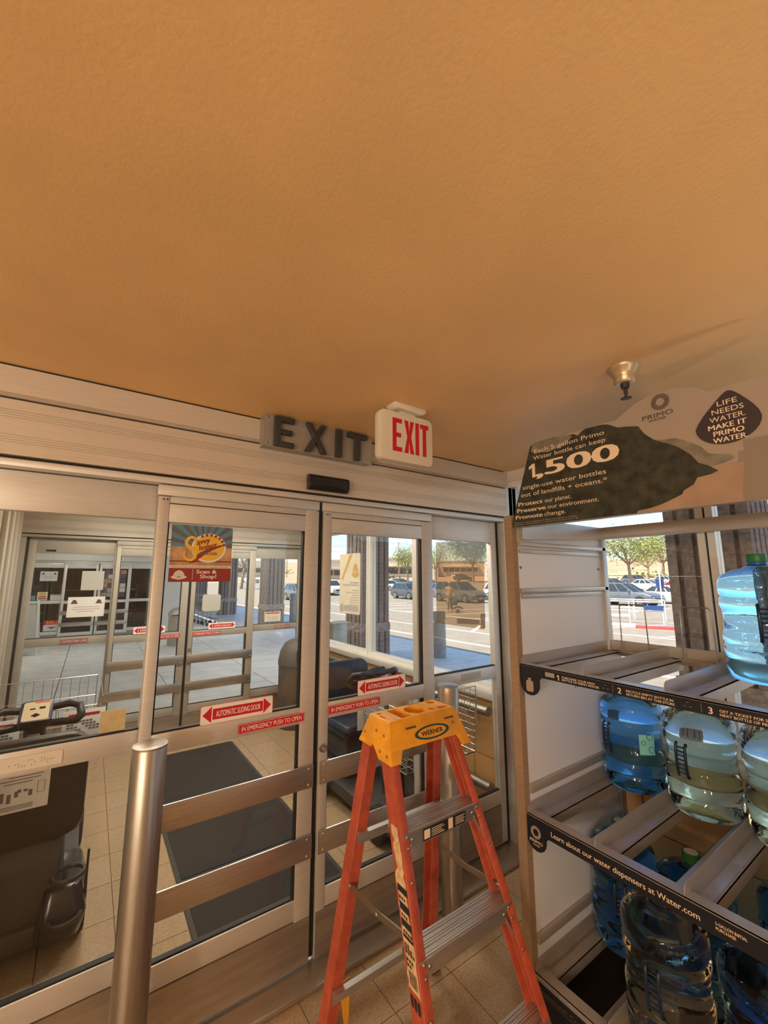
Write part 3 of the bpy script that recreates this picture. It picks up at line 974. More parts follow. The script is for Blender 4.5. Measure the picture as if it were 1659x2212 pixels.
def notice(name, label, x0, x1, z0, z1, y, material='paper', lines=3, crests=True, red=False):
    n = E(name, label, 'notice', ((x0 + x1) / 2, y, z0))
    B('sheet', (x0, x1, y - .001, y, z0, z1), material, n)
    w, h = x1 - x0, z1 - z0
    m = MB()
    for k in range(lines):
        zz = z0 + h * (.48 - k * .11)
        ww = w * (.34, .38, .24, .3, .3, .3)[k % 6]
        m.box((x0 + x1) / 2 - ww, (x0 + x1) / 2 + ww, y - .0016, y - .001, zz, zz + h * .035)
    if lines:
        O('text_lines', m, 'ink_light', n)
    if crests:
        m = MB()
        for q in (.17, .83):
            cx_ = x0 + w * q
            m.prism([(cx_ + w * .07 * math.cos(R(a)), z0 + h * .70 + h * .17 * math.sin(R(a))) for a in range(0, 181, 20)], lambda u, v, w_: (u, w_, v), y - .0016, y - .001)
            m.box(cx_ - w * .09, cx_ + w * .09, y - .0018, y - .001, z0 + h * .66, z0 + h * .71)
        O('crest', m, 'sign_brown', n)
    if red:
        B('red_heading', (x0 + w * .08, x1 - w * .08, y - .0016, y - .001, z1 - h * .2, z1 - h * .08), 'red_ink', n)
    return n


notice('paper_notice', 'white notice with two crests on the outer left sidelight', -0.175, 0.145, 1.330, 1.535, yn)
notice('cover_sheet', 'plain grey square sheet taped high on the outer left sidelight', -0.08, 0.115, 1.605, 1.805, yn, 'paper_grey', 0, False)
notice('paper_notice', 'pale notice with red heading on the outer right sidelight', 1.90, 2.12, 1.165, 1.29, yn, 'sign_white', 4, False, True)
O('rounded_sheet', MB().prism(rrect(1.12, 1.33, 1.335, 1.535, .03, 4), lambda u, v, w: (u, w, v), Y2 + .016, Y2 + .018), 'paper_grey', label='grey green rounded sheet on the glass of the outer right leaf', cat='notice')
B('black_sticker', (-0.465, -0.43, Y2 + .053, Y2 + .055, 1.66, 1.80), 'black_gloss', label='tall black sticker on the stile of the outer left sidelight', cat='sticker')
B('certification_sticker', (-0.40, -0.32, Y2 + .055, Y2 + .057, 2.00, 2.02), 'black_gloss', label='black certification sticker on the outer left header', cat='sticker')

# ------------------------------------------------------------------ floor mats
for y0, y1, lab in ((2.865, 4.86, 'long black floor mat down the middle of the vestibule'), (2.16, 2.835, 'short black floor mat just behind the inner doors')):
    mt_ = E('floor_mat', lab, 'floor mat', (.96, (y0 + y1) / 2, 0))
    O('edging', MB().prism(rrect(.56, 1.395, y0, y1, .03, 3), lambda u, v, w: (u, v, w), .0005, .006), 'mat_edge', mt_)
    B('pile', (.585, 1.37, y0 + .025, y1 - .025, .006, .010), 'rubber_mat', mt_)

# hand rails in the vestibule
for z, nm in ((.79, 'upper round handrail below the vestibule windows'), (.29, 'lower round bumper rail near the vestibule floor')):
    h_ = E('handrail', nm, 'handrail', (XF - .08, 3.7, z))
    O('rail', MB().tube([(XF - .085, 2.16, z), (XF - .085, 5.3, z)], .034, 16), 'stainless', h_, smooth=40)
    for yy in (2.35, 3.2, 4.1, 5.0):
        O('bracket', MB().tube([(XF - .085, yy, z - .03), (XF - .085, yy, z - .055), (XF + .002, yy, z - .06)], .009, 8), 'stainless', h_, smooth=40)
h_ = E('handrail', 'handrail end at the left vestibule wall above the scooter', 'handrail', (-.56, 3.6, .95))
O('rail', MB().tube([(-.56, 2.3, .96), (-.56, 4.40, .96)], .034, 16), 'wall_beige', h_, smooth=40)
O('bracket', MB().tube([(-.56, 3.8, .93), (-.56, 3.8, .905), (-.625, 3.8, .90)], .009, 8), 'stainless', h_, smooth=40)

# ------------------------------------------------------------------ step ladder
ld = E('step_ladder', 'orange fibreglass step ladder with a yellow top cap before the doors', 'ladder', (1.2, 1.4, 0))


def rail(xb, yb, xt, yt, zt, depth, flange, inward, back=1):
    """C-channel rail: web on the outer side, flanges front and rear, open to the inside"""
    t = .0045
    s = inward
    d = depth * back

    def sec(x, y, z, k):
        dd = d * k
        P = [(0, 0), (s * flange, 0), (s * flange, t * back), (s * t, t * back), (s * t, dd - t * back), (s * flange, dd - t * back), (s * flange, dd), (0, dd)]
        return [(x + a, y + b, z) for a, b in P]
    return MB().loft([sec(xb, yb, 0.0, 1.0), sec(xt, yt, zt, 1.0)])


def yfront(z): return 1.31 - .41 * (.83 - z)
def xl(z): return .985 - .10 * (.83 - z)
def xr(z): return 1.392 + .085 * (.83 - z)
def yrear(z): return 1.600 + (1.08 - z) * .085
def xlr(z): return 1.014 - (1.08 - z) * .138
def xrr(z): return 1.412 + (1.08 - z) * .02


TOPZ = 1.062
fl_ = O('front_rail', rail(xl(0), yfront(0), xl(TOPZ), yfront(TOPZ), TOPZ, .072, .036, 1), 'ladder_orange', ld, bevel=.0015, seg=1)
fr_ = O('front_rail', rail(xr(0), yfront(0), xr(TOPZ), yfront(TOPZ), TOPZ, .072, .036, -1), 'ladder_orange', ld, bevel=.0015, seg=1)
rl_ = O('rear_rail', rail(xlr(0), yrear(0) - .05, xlr(TOPZ), yrear(TOPZ) - .05, TOPZ, .058, .050, 1), 'ladder_orange', ld, bevel=.0015, seg=1)
rr_ = O('rear_rail', rail(xrr(0), yrear(0) - .05, xrr(TOPZ), yrear(TOPZ) - .05, TOPZ, .058, .042, -1), 'ladder_orange', ld, bevel=.0015, seg=1)
for x, y in ((xl(0) + .018, yfront(0) + .036), (xr(0) - .018, yfront(0) + .036), (xlr(0) + .017, yrear(0) - .025), (xrr(0) - .017, yrear(0) - .025)):
    B('rubber_foot', (x - .024, x + .024, y - .042, y + .042, 0.0, .030), 'black_plastic', ld, bevel=.004)

for i, z in enumerate((.83, .53, .23)):
    yf0 = yfront(z) - .004
    x0, x1 = xl(z) + .0046, xr(z) - .0046
    m = MB()
    # ribbed tread
    prof = [(yf0, z - .052), (yf0, z)]
    n = 9
    dd = .092
    for k in range(n):
        a = yf0 + .004 + k * (dd - .008) / n
        b = a + (dd - .008) / n
        hh = .0035 if k not in (2, 6) else .001
        prof += [(a + .001, z), (a + .002, z + hh), (b - .002, z + hh), (b - .001, z)]
    prof += [(yf0 + dd, z), (yf0 + dd, z - .03), (yf0 + dd - .004, z - .03), (yf0 + dd - .004, z - .006), (yf0 + .004, z - .006), (yf0 + .004, z - .052)]
    s_ = O('step', MB().prism(prof, lambda u, v, w: (w, u, v), x0 + .0015, x1 - .0015), 'ladder_alu', ld)
    for bx in (x0 + .045, x1 - .045):
        O('rivet', MB().ball((bx, yf0 - .0005, z - .026), .0075, 10, (1, .5, 1)), 'screw', s_, smooth=70)
    if i == 0:
        xa, xb = x0 + .095, x1 - .085
        lb = B('step_label', (xa, xb, yf0 - .0012, yf0 - .0002, z - .047, z - .006), 'label_black', s_)
    # diagonal braces under the step
    for sx, q in ((x0, 1), (x1, -1)):
        zz = z - .135
        xo = (xl(zz) + .005) if q > 0 else (xr(zz) - .005)
        yb_ = yfront(zz) + .008
        O('knee_brace', MB().loft([[(xo + q * .001, yb_, zz), (xo + q * .004, yb_, zz), (xo + q * .004, yb_ + .028, zz), (xo + q * .001, yb_ + .028, zz)],
                                   [(sx + q * .052, yf0 + .012, z - .010), (sx + q * .055, yf0 + .012, z - .010), (sx + q * .055, yf0 + .040, z - .010), (sx + q * .052, yf0 + .040, z - .010)]]), 'ladder_alu', ld)
    for rail_, fx_, q in ((fl_, xl, 1), (fr_, xr, -1)):
        for dz in (-.012, -.040, -.125):
            zz = z + dz
            O('rivet', MB().ball((fx_(zz) + q * (.026 if dz > -.1 else .022), yfront(zz) - .001, zz), .0065, 8, (1, .5, 1)), 'screw', rail_, smooth=70)
# print on the step label
m = MB()
yl = yfront(.83) - .0056
for a, b, c_, d in ((.012, .040, .010, .036),):
    m.box(x_ := xl(.83) + .100 + .004, x_ + .028, yl - .0006, yl, .83 - .042, .83 - .012)
for k in range(5):
    m.box(xl(.83) + .14, xl(.83) + .205 - .008 * (k % 3), yl - .0006, yl, .83 - .041 + k * .006, .83 - .039 + k * .006)
    m.box(xl(.83) + .262, xl(.83) + .312 - .006 * (k % 2), yl - .0006, yl, .83 - .040 + k * .006, .83 - .038 + k * .006)
m.box(xl(.83) + .225, xl(.83) + .248, yl - .0006, yl, .83 - .045, .83 - .008)
O('label_print', m, 'print_cream', ld)

# rear cross bars and spreaders
for z in (.165, .71):
    yb_ = yrear(z) - .054
    B('rear_bar', (xlr(z) + .005, xrr(z) - .005, yb_ - .004, yb_, z - .026, z + .020), 'ladder_alu', ld)
    B('rear_bar_lip', (xlr(z) + .005, xrr(z) - .005, yb_ - .024, yb_ - .004, z + .017, z + .020), 'ladder_alu', ld)
for fx_, rx_, q in ((xl, xlr, 1), (xr, xrr, -1)):
    zr, zf = .535, .555
    a = Vector((rx_(zr) + q * .012, yrear(zr) - .05, zr))
    b = Vector((fx_(zf) + q * .012, yfront(zf) + .05, zf))
    mid = (a + b) / 2 + Vector((0, 0, -.012))
    for p, r_ in ((a, mid), (mid, b)):
        d = (r_ - p).normalized()
        nn = Vector((0, -d.z, d.y)) * .011
        t = Vector((.003, 0, 0))
        O('spreader_bar', MB().loft([[tuple(p + nn + t), tuple(p + nn - t), tuple(p - nn - t), tuple(p - nn + t)], [tuple(r_ + nn + t), tuple(r_ + nn - t), tuple(r_ - nn - t), tuple(r_ - nn + t)]]), 'spreader_steel', ld)
    for p in (a, mid, b):
        O('rivet', MB().ball((p.x - q * .005, p.y, p.z), .009, 8, (.5, 1, 1)), 'screw', ld, smooth=70)
O('strap', MB().loft([[(.940, 1.655, .16), (.992, 1.662, .16), (.992, 1.664, .16), (.940, 1.657, .16)], [(.930, 1.60, .08), (.955, 1.607, .08), (.955, 1.609, .08), (.930, 1.602, .08)], [(.915, 1.575, .045), (.922, 1.578, .045), (.922, 1.58, .045), (.915, 1.577, .045)]]), 'yellow_strap', ld, label='torn yellow plastic strap at the left rear leg')

# yellow cap with wells: tapered shell, recesses cut by boolean
m = MB()
zt = 1.162
def cxl(z): return 1.037 - (zt - z) * .31
def cxr(z): return 1.399 + (zt - z) * .22
def cyf(z): return 1.450 - (zt - z) * .51
def cyr(z): return 1.597 + (zt - z) * .33


def caprect(z): return [(cxl(z), cyf(z), z), (cxr(z), cyf(z), z), (cxr(z), cyr(z), z), (cxl(z), cyr(z), z)]


m.loft([caprect(1.066), caprect(zt)])
cap = O('top_cap', m, 'ladder_yellow', ld, bevel=.005, seg=2)
cut = MB()
cut.lathe([(.047, .055), (.050, .12)], (1.225, 1.523, 1.08), 28)
cut.lathe([(.011, .05), (.011, .12)], (1.066, 1.565, 1.08), 14)
cut.lathe([(.016, .05), (.017, .12)], (1.296, 1.492, 1.08), 16)
cut.lathe([(.022, .05), (.023, .12)], (1.355, 1.567, 1.08), 18)
cut.prism([(1.110, 1.462), (1.165, 1.466), (1.168, 1.495), (1.160, 1.575), (1.112, 1.578)], lambda u, v, w: (u, v, w), 1.125, 1.20)
cut.prism(rrect(1.325, 1.385, 1.468, 1.500, .012, 3), lambda u, v, w: (u, v, w), 1.13, 1.20)
cut.prism([(1.235, 1.583), (1.30, 1.583), (1.30, 1.592), (1.235, 1.592)], lambda u, v, w: (u, v, w), 1.14, 1.20)
cut.prism(rrect(1.045, 1.058, 1.50, 1.54, .003, 2), lambda u, v, w: (u, v, w), 1.15, 1.20)
co = O('cutter', cut, 'ladder_yellow', ld)
md = cap.modifiers.new('wells', 'BOOLEAN')
md.operation = 'DIFFERENCE'
md.solver = 'EXACT'
md.object = co
bpy.context.view_layer.update()
dg = bpy.context.evaluated_depsgraph_get()
nm = bpy.data.meshes.new_from_object(cap.evaluated_get(dg))
cap.modifiers.clear()
cap.data = nm
bpy.data.objects.remove(co)
nm.set_sharp_from_angle(angle=R(35))
# corner skirts of the cap
for fx_, q in ((cxl, 1), (cxr, -1)):
    for ya, yb, zb_, wd in ((0, 1, 1.028, .050), (1, 0, 1.052, .046)):
        rings = []
        for z in (zb_, 1.072):
            x0 = fx_(z) + q * .0003
            x1 = x0 + q * (wd if z < 1.06 else wd + .010)
            if ya == 0:
                y0, y1 = cyf(z) + .0003, cyf(z) + (.088 if z < 1.06 else .135)
            else:
                y0, y1 = cyr(z) - .0003, cyr(z) - .095
            rings.append([(x0, y0, z), (x1, y0, z), (x1, y1, z), (x0, y1, z)])
        O('skirt', MB().loft(rings), 'ladder_yellow', cap, bevel=.003)
    for yy, zz in ((1.420, 1.052), (1.465, 1.112), (1.470, 1.056), (1.522, 1.116), (1.598, 1.092)):
        O('rivet', MB().ball((fx_(zz) - q * .001, yy, zz), .0065, 8, (.5, 1, 1)), 'spreader_steel', cap, smooth=70)


def capface(x, z):
    return (x, cyf(z) - .0012, z)


m = MB()
outer = ellipse(1.235, 1.100, .094, .0235, 36)
inner = [(1.235 + .078 * math.cos(2 * math.pi * i / 36), 1.100 + .0175 * math.sin(2 * math.pi * i / 36)) for i in range(36)]
vs_ = [capface(*p) for p in outer] + [capface(*p) for p in inner]
m.add(vs_, [(i, (i + 1) % 36, 36 + (i + 1) % 36, 36 + i) for i in range(36)])
O('logo_ring', m, 'logo_green', cap, clean=False)
zup = Vector((0, .51, 1.0)).normalized()
T('WERNER', cap, 'label_black', capface(1.235, 1.0915), XD, zup, .018, .118, 'c', .03)
for a, b, z in ((1.105, 1.160, 1.126), (1.318, 1.372, 1.128)):
    m = MB().add([capface(a, z), capface(b, z), capface(b, z + .007), capface(a, z + .007)], [(0, 1, 2, 3)])
    O('slot', m, 'sign_brown', cap, clean=False)
m = MB().add([capface(1.35, 1.108), capface(1.368, 1.108), capface(1.368, 1.113), capface(1.35, 1.113)], [(0, 1, 2, 3)])
m.add([capface(1.352, 1.116), capface(1.366, 1.116), capface(1.366, 1.119), capface(1.352, 1.119)], [(0, 1, 2, 3)])
O('slot', m, 'ink_grey', cap, clean=False)
B('cap_label', (1.075, 1.105, 1.462, 1.482, zt - .0002, zt + .0006), 'label_cream', cap)


# worn paper label on the left front rail's outer web
def web(u, z):
    """u: 0 front .. 1 rear of the left rail's web"""
    return (xl(z) - .0008, yfront(z) + .072 * u, z)


rg = random.Random(5)
left = []
right = []
zz = .845
while zz > .445:
    left.append(web(.72 + rg.uniform(-.10, .10) + (.15 if zz < .72 else 0), zz))
    right.append(web(.16 + rg.uniform(-.07, .08) - (.06 if zz < .62 else 0), zz))
    zz -= .014
m = MB()
n_ = len(left)
m.add(left + right, [(i, i + 1, n_ + i + 1, n_ + i) for i in range(n_ - 1)])
O('worn_label', m, 'label_cream', fl_, clean=False, label='scratched cream paper label on the front rail')
m = MB()
for z0, z1 in ((.690, .672), (.648, .628), (.608, .590), (.572, .564)):
    a = [web(.84, z0), web(.10, z0), web(.10, z1), web(.84, z1)]
    m.add([(p[0] - .0006, p[1], p[2]) for p in a], [(0, 1, 2, 3)])
for z0, k in ((.662, 3), (.620, 3), (.582, 4), (.553, 2), (.545, 3), (.537, 4), (.520, 3), (.508, 2)):
    for q in range(k):
        u = .78 - q * .17
        a = [web(u, z0), web(u - .12, z0), web(u - .12, z0 - .007), web(u, z0 - .007)]
        m.add([(p[0] - .0006, p[1], p[2]) for p in a], [(0, 1, 2, 3)])
for q in range(11):
    u = .76 - q * .052
    a = [web(u, .495), web(u - (.03 if q % 3 else .015), .495), web(u - (.03 if q % 3 else .015), .463), web(u, .463)]
    m.add([(p[0] - .0006, p[1], p[2]) for p in a], [(0, 1, 2, 3)])
O('label_print', m, 'label_black', fl_, clean=False)
m = MB()
for z0, z1, us in ((.441, .415, (.86, .62, .38)), (.322, .300, (.86, .45)), (.296, .276, (.80, .5)), (.240, .205, (.90, .66, .42, .2)), (.196, .184, (.7, .4))):
    for u in us:
        a = [web(u, z0), web(u - .19, z0), web(u - .17, z1), web(u - .02, z1)]
        m.add([(p[0] - .0006, p[1], p[2]) for p in a], [(0, 1, 2, 3)])
O('label_remains', m, 'label_black', fl_, clean=False)

# ------------------------------------------------------------------ water bottle rack
RX, RB = 1.625, 2.43            # front plane, back plane
RY0, RY1 = -.06, 1.26           # right end, left end
BAY = .2895
rk = E('water_rack', 'grey metal water bottle exchange rack with three tiers and a printed header', 'display rack', ((RX + RB) / 2, .6, 0))
for y0, y1 in ((RY1, RY1 + .028), (RY0 - .028, RY0)):
    sp_ = E('end_panel', None, None, W[rk.name])
    sp_.parent = rk
    sp_.location = (0, 0, 0)
    W[sp_.name] = W[rk.name]
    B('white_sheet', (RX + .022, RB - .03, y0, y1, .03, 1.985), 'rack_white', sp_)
    B('back_post', (RB - .045, RB, y0 - .02, y1, 0.0, 2.02), 'rack_grey', sp_, bevel=.003)
    B('front_post', (RX - .012, RX + .024, y0 - .002, y1 + .014, 0.0, 2.03), 'cardboard', sp_, label='brown cardboard edge strip')
q = -.012
for z0, z1, n_ in ((1.868, 1.892, 2), (1.655, 1.672, 2)):
    B('channel_rail', (RX + .02, RB - .01, RY1 - .020, RY1, z1 - .006, z1 + .016), 'rack_grey', rk, bevel=.003)
    B('channel_rail', (RX + .03, RB - .03, RY1 - .012, RY1, z0 - .014, z0 + .008), 'rack_grey', rk, bevel=.003)
for zz in (1.78, 1.80):
    for xx in (RX + .04, RB - .07):
        O('bolt', MB().ball((xx, RY1 - .002, 1.785), .007, 8, (1, .5, 1)), 'screw', rk, smooth=70)
# top frame
B('top_beam', (RB - .04, RB, RY0, RY1, 1.955, 2.022), 'rack_grey', rk, bevel=.003)
B('top_beam', (RX + .01, RX + .05, RY0, RY1, 1.972, 2.02), 'rack_grey', rk, bevel=.003)
for y0 in (RY1 - .03, RY0):
    m = MB().loft([[(RX + .03, y0 + .0, 1.915), (RX + .03, y0 + .03, 1.915), (RX + .03, y0 + .03, 2.018), (RX + .03, y0, 2.018)],
                   [(RB - .02, y0 + .0, 1.955), (RB - .02, y0 + .03, 1.955), (RB - .02, y0 + .03, 2.018), (RB - .02, y0, 2.018)]])
    O('side_beam', m, 'rack_grey', rk)


def shelf(z, zb, deep=True):
    s = E('shelf', None, None, W[rk.name])
    s.parent = rk
    s.location = (0, 0, 0)
    W[s.name] = W[rk.name]
    zf = z + .012
    # front rail with its lip
    B('front_rail', (RX, RX + .045, RY0, RY1, zf - .006, zf - .001), 'rack_grey', s)
    B('front_lip', (RX, RX + .004, RY0, RY1, zf - .045, zf), 'rack_grey', s)
    B('back_rail', (RB - .055, RB - .010, RY0, RY1, z - .004, z), 'rack_grey', s)
    O('back_upstand', MB().prism(rrect(RY0, RY1 - .012, z - .03, z + .052, .02, 3), lambda u, v, w: (w, u, v), RB - .014, RB - .010), 'rack_grey', s)
    for k in range(5):
        y = RY1 - .004 - BAY * k
        # upright divider with rounded front corner
        prof = [(RX + .004, z - .012), (RX + .004, z + .020), (RX + .010, z + .036), (RX + .026, z + .044), (RB - .030, z + .048), (RB - .014, z + .040), (RB - .014, z - .012)]
        O('divider', MB().prism(prof, lambda u, v, w: (u, w, v), y - .003, y), 'rack_grey', s)
        for sy, w_ in ((-1, .062), (1, .052)):
            if (k == 0 and sy > 0) or (k == 4 and sy < 0):
                continue
            ya, yb = sorted((y + sy * .002, y + sy * w_))
            B('runner', (RX + .03, RB - .02, ya, yb, z - .010, z - .006), 'rack_grey', s)
            yc, yd = sorted((y + sy * .022, y + sy * (w_ - .006)))
            B('runner_ridge', (RX + .045, RB - .03, yc, yd, z - .006, z), 'rack_grey', s)
            ye, yf_ = sorted((y + sy * (w_ - .002), y + sy * w_))
            B('runner_flange', (RX + .03, RB - .02, ye, yf_, z - .050, z - .006), 'rack_grey', s)
            B('runner_cap', (RX + .026, RX + .046, ya, yb, z - .012, z + .004), 'rack_grey', s)
    return s


s1 = shelf(1.345, 0)
s2 = shelf(.735, 0)
s3 = shelf(.145, 0)
for k in range(4):
    for sh, z in ((s1, 1.345), ):
        yc = RY1 - BAY * (k + .5)
        O('wire_stop', MB().tube([(RB - .05, yc + .075, z), (RB - .03, yc + .068, z), (RB - .032, yc + .064, z + .235), (RB - .033, yc + .052, z + .25), (RB - .033, yc - .052, z + .25), (RB - .032, yc - .064, z + .235), (RB - .03, yc - .068, z), (RB - .05, yc - .085, z)], .0035, 6), 'steel_wire', sh, smooth=60)
B('channel_rail', (RX + .02, RB - .02, RY1 - .018, RY1, .815, .85), 'rack_grey', rk, bevel=.003)
B('channel_rail', (RX + .02, RB - .02, RY1 - .018, RY1, .245, .28), 'rack_grey', rk, bevel=.003)
B('base_fascia', (RX - .008, RX + .02, RY0 - .03, RY1 + .03, .0, .132), 'strip_navy', rk)
B('base_line', (RX - .0092, RX - .008, RY0 - .03, RY1 + .03, .100, .1015), 'spreader_steel', rk)
B('base_tray', (RX + .02, RB, RY0, RY1, .03, .034), 'crate_dark', rk)
NX = (0, -1, 0)   # reading direction on the rack's front


def front(y, z, d=.0):
    return (RX - d, y, z)


def rstrip(z0, z1, tabz, taby, parent):
    pr = [(RY1 + .004, z1), (RY0, z1), (RY0, z0), (taby[1] - .012, z0), (taby[1], z0 - .012)]
    yc, r_ = (taby[0] + taby[1]) / 2, abs(taby[0] - taby[1]) / 2
    for i in range(0, 9):
        a = R(180 * i / 8)
        pr.append((yc - r_ * math.cos(a), tabz + r_ - r_ * math.sin(a) * 1.0))
    pr.append((RY1 + .004, z0 - .01))
    return O('label_strip', MB().prism(pr, lambda u, v, w: (w, u, v), RX - .004, RX - .0005), 'strip_navy', parent)


l1 = rstrip(1.313, 1.350, 1.230, (1.257, 1.158), s1)
l2 = rstrip(.684, .738, .614, (1.262, 1.168), s2)
dp = .0046
T1 = MB()
T1.poly([front(*p, .0046) for p in ((1.0685, 1.3185), (1.0640, 1.3185), (1.0640, 1.3395), (1.0675, 1.3395), (1.0740, 1.3355), (1.0740, 1.3315), (1.0685, 1.3345))])
O('lettering', T1, 'print_cream', s1, clean=False)
for txt, y0, y1, z, h, bold in (('2', .828, .808, 1.3205, .020, .03), ('3', .552, .532, 1.3195, .020, .03)):
    T(txt, s1, 'print_cream', front(y0, z, dp), NX, ZD, h, None, 'l', bold)
m = MB()
for txt, y0, y1, z in (('PURCHASE YOUR FIRST', 1.050, .912, 1.3305), ('BOTTLE OF PRIMO WATER', 1.050, .897, 1.3205),
                       ('RECYCLE EMPTY BOTTLE IN', .798, .648, 1.3310), ('RETURN BIN AT THIS STORE', .798, .645, 1.3195),
                       ('GET A TICKET FOR SAVINGS ON', .523, .345, 1.3305), ('NEXT BOTTLE OF PRIMO WATER', .523, .345, 1.3190)):
    text_into(m, txt, front(y0, z, dp), NX, ZD, .0078, y0 - y1, 'l', .018)
O('lettering', m, 'print_cream', s1, clean=False)
m = MB()
for yy in (.845, .570):
    m.box(RX - dp, RX - .004, yy, yy + .0008, 1.318, 1.345)
for yc in (.872, .608):
    for k in range(3):
        a = R(90 + 120 * k)
        m.box(RX - dp, RX - .004, yc + .009 * math.cos(a) - .004, yc + .009 * math.cos(a) + .004, 1.331 + .008 * math.sin(a) - .0006, 1.331 + .008 * math.sin(a) + .0006)
O('icon', m, 'rack_grey', s1)
# little printed bottle on the first tab
m = MB().prism(rrect(1.190, 1.226, 1.246, 1.292, .008, 3), lambda u, v, w: (w, u, v), RX - dp, RX - .004)
m.prism([(1.200, 1.293), (1.216, 1.293), (1.214, 1.303), (1.202, 1.303)], lambda u, v, w: (w, u, v), RX - dp, RX - .004)
O('bottle_icon', m, 'sign_sky', s1)
B('blank_sticker', (RX - dp, RX - .004, 1.085, 1.128, 1.324, 1.342), 'rack_grey', s1)
T('Learn about our water dispensers at Water.com', s2, 'print_cream', front(1.143, .702, dp), NX, ZD, .0185, .507, 'l', .012)
m = MB()
text_into(m, '5-GALLON INITIAL', front(.596, .716, dp), NX, ZD, .0085, .075, 'l', .02)
text_into(m, 'PURCHASE', front(.596, .703, dp), NX, ZD, .0085, .048, 'l', .02)
O('lettering', m, 'print_cream', s2, clean=False)


def ring(m, yc, zc, ro, ri, x0, x1, n=40, rays=True):
    for k in range(n):
        a0 = 2 * math.pi * k / n
        a1 = a0 + 2 * math.pi / n * (.55 if rays else 1.0)
        m.add([(x0, yc - ro * math.cos(a0), zc + ro * math.sin(a0)), (x0, yc - ro * math.cos(a1), zc + ro * math.sin(a1)), (x0, yc - ri * math.cos(a1), zc + ri * math.sin(a1)), (x0, yc - ri * math.cos(a0), zc + ri * math.sin(a0))], [(0, 1, 2, 3)])
    return m


m = ring(MB(), 1.216, .685, .024, .013, RX - dp, RX, 36, False)
O('logo_ring', m, 'rack_grey', s2, clean=False)
m = MB()
text_into(m, 'PRIMO', front(1.246, .645, dp), NX, ZD, .0115, .060, 'l', .012)
text_into(m, 'WATER', front(1.232, .634, dp), NX, ZD, .006, .032, 'l', .012)
O('lettering', m, 'print_cream', s2, clean=False)
T('Questions? Comments? Visit us at Water.com', s3, 'spreader_steel', front(1.237, .108, .0092), NX, ZD, .016, .52, 'l', .008)

# header sign
hs = E('header_sign', None, None, W[rk.name])
hs.parent = rk
hs.location = (0, 0, 0)
W[hs.name] = W[rk.name]
yc = .60
arch = [(.748, 2.343), (.715, 2.363), (.680, 2.382), (.640, 2.394), (.600, 2.398), (.556, 2.396), (.501, 2.382), (.470, 2.364), (.451, 2.345)]
board = [(1.266, 1.970), (1.140, 2.338), (1.130, 2.347), (1.118, 2.351)] + arch + [(.10, 2.351), (.07, 2.345), (-.066, 1.970)]
fS = lambda d: (lambda u, v, w: (RX - d + w, u, v))
O('board', MB().prism(board, fS(0), -.004, .002), 'sign_sky', hs)
hill = [(1.2655, 1.9715), (1.1385, 2.338), (1.120, 2.3495), (1.02, 2.349), (.960, 2.340), (.925, 2.338), (.905, 2.325), (.890, 2.338), (.870, 2.346), (.80, 2.341), (.778, 2.334), (.745, 2.312), (.71, 2.305), (.672, 2.295), (.655, 2.262), (.640, 2.245), (.62, 2.225), (.585, 2.205), (.555, 2.185), (.52, 2.150), (.50, 2.115), (.475, 2.100), (.449, 2.078), (.47, 2.070), (.508, 2.066), (.52, 2.045), (.55, 2.030), (.556, 2.018), (.60, 2.000), (.63, 1.990), (.66, 1.984), (.70, 1.980), (.705, 1.9715)]
O('printed_far_hill', MB().prism([(.655, 2.240), (.60, 2.222), (.56, 2.218), (.53, 2.200), (.49, 2.170), (.47, 2.140), (.44, 2.130), (.415, 2.125), (.405, 2.110), (.43, 2.100), (.50, 2.090)], fS(.0044), -.0004, 0), 'sign_hill_far', hs)
O('printed_hill_crest', MB().prism([(1.125, 2.349), (.96, 2.345), (.93, 2.330), (.97, 2.300), (1.05, 2.29), (1.135, 2.31)], fS(.0058), -.0003, 0), 'sign_hill_far', hs)
O('printed_beach', MB().prism([(.71, 1.9715), (.60, 2.000), (.50, 2.075), (.44, 2.095), (.30, 2.10), (.10, 2.09), (-.03, 2.08), (-.065, 1.9715)], fS(.0050), -.0005, 0), 'sign_sand', hs)
O('printed_hill', MB().prism(hill, fS(.0054), -.0004, 0), 'sign_hill', hs)
O('printed_pillar', MB().prism([(.378, 2.16), (.378, 2.128), (.392, 2.128), (.396, 2.092), (.382, 2.092), (.398, 1.972), (.26, 1.972), (.25, 2.16)], fS(.0058), -.0004, 0), 'sign_pillar', hs)
# drop shape
drop = [(.394, 2.331)]
for i in range(0, 21):
    a = R(35 + (395 - 35 - 70) * i / 20 + 0)
    drop.append((.412 - .085 * math.cos(R(150) - (R(300)) * i / 20 + R(0)), 2.232 + .068 * math.sin(R(150) - R(300) * i / 20 + R(180) * 0)))
# build the drop from a circle with a pulled tip
drop = []
for i in range(28):
    a = 2 * math.pi * i / 28
    yy = .412 - .085 * math.cos(a)
    zz_ = 2.225 + .066 * math.sin(a)
    if math.sin(a) > 0:
        k = math.sin(a)
        yy = .412 - .085 * math.cos(a) * (1 - .55 * k ** 1.5)
        zz_ = 2.225 + .106 * (k ** 1.15)
    drop.append((yy - .012 * max(0, math.sin(a)), zz_))
O('printed_drop', MB().prism(drop, fS(.0062), -.0004, 0), 'sign_drop', hs)
ds = .0068
m = MB()
for txt, yl_, wd, z, h, b in (('LIFE', .432, .052, 2.287, .0165, 0), ('NEEDS', .448, .082, 2.262, .0165, 0), ('WATER.', .456, .092, 2.237, .0165, 0),
                              ('MAKE IT', .462, .098, 2.2120, .0165, .025), ('PRIMO', .450, .078, 2.1895, .0165, .025), ('WATER.', .453, .088, 2.1670, .0165, .025)):
    text_into(m, txt, front(yl_, z, ds), NX, ZD, h, wd, 'l', b)
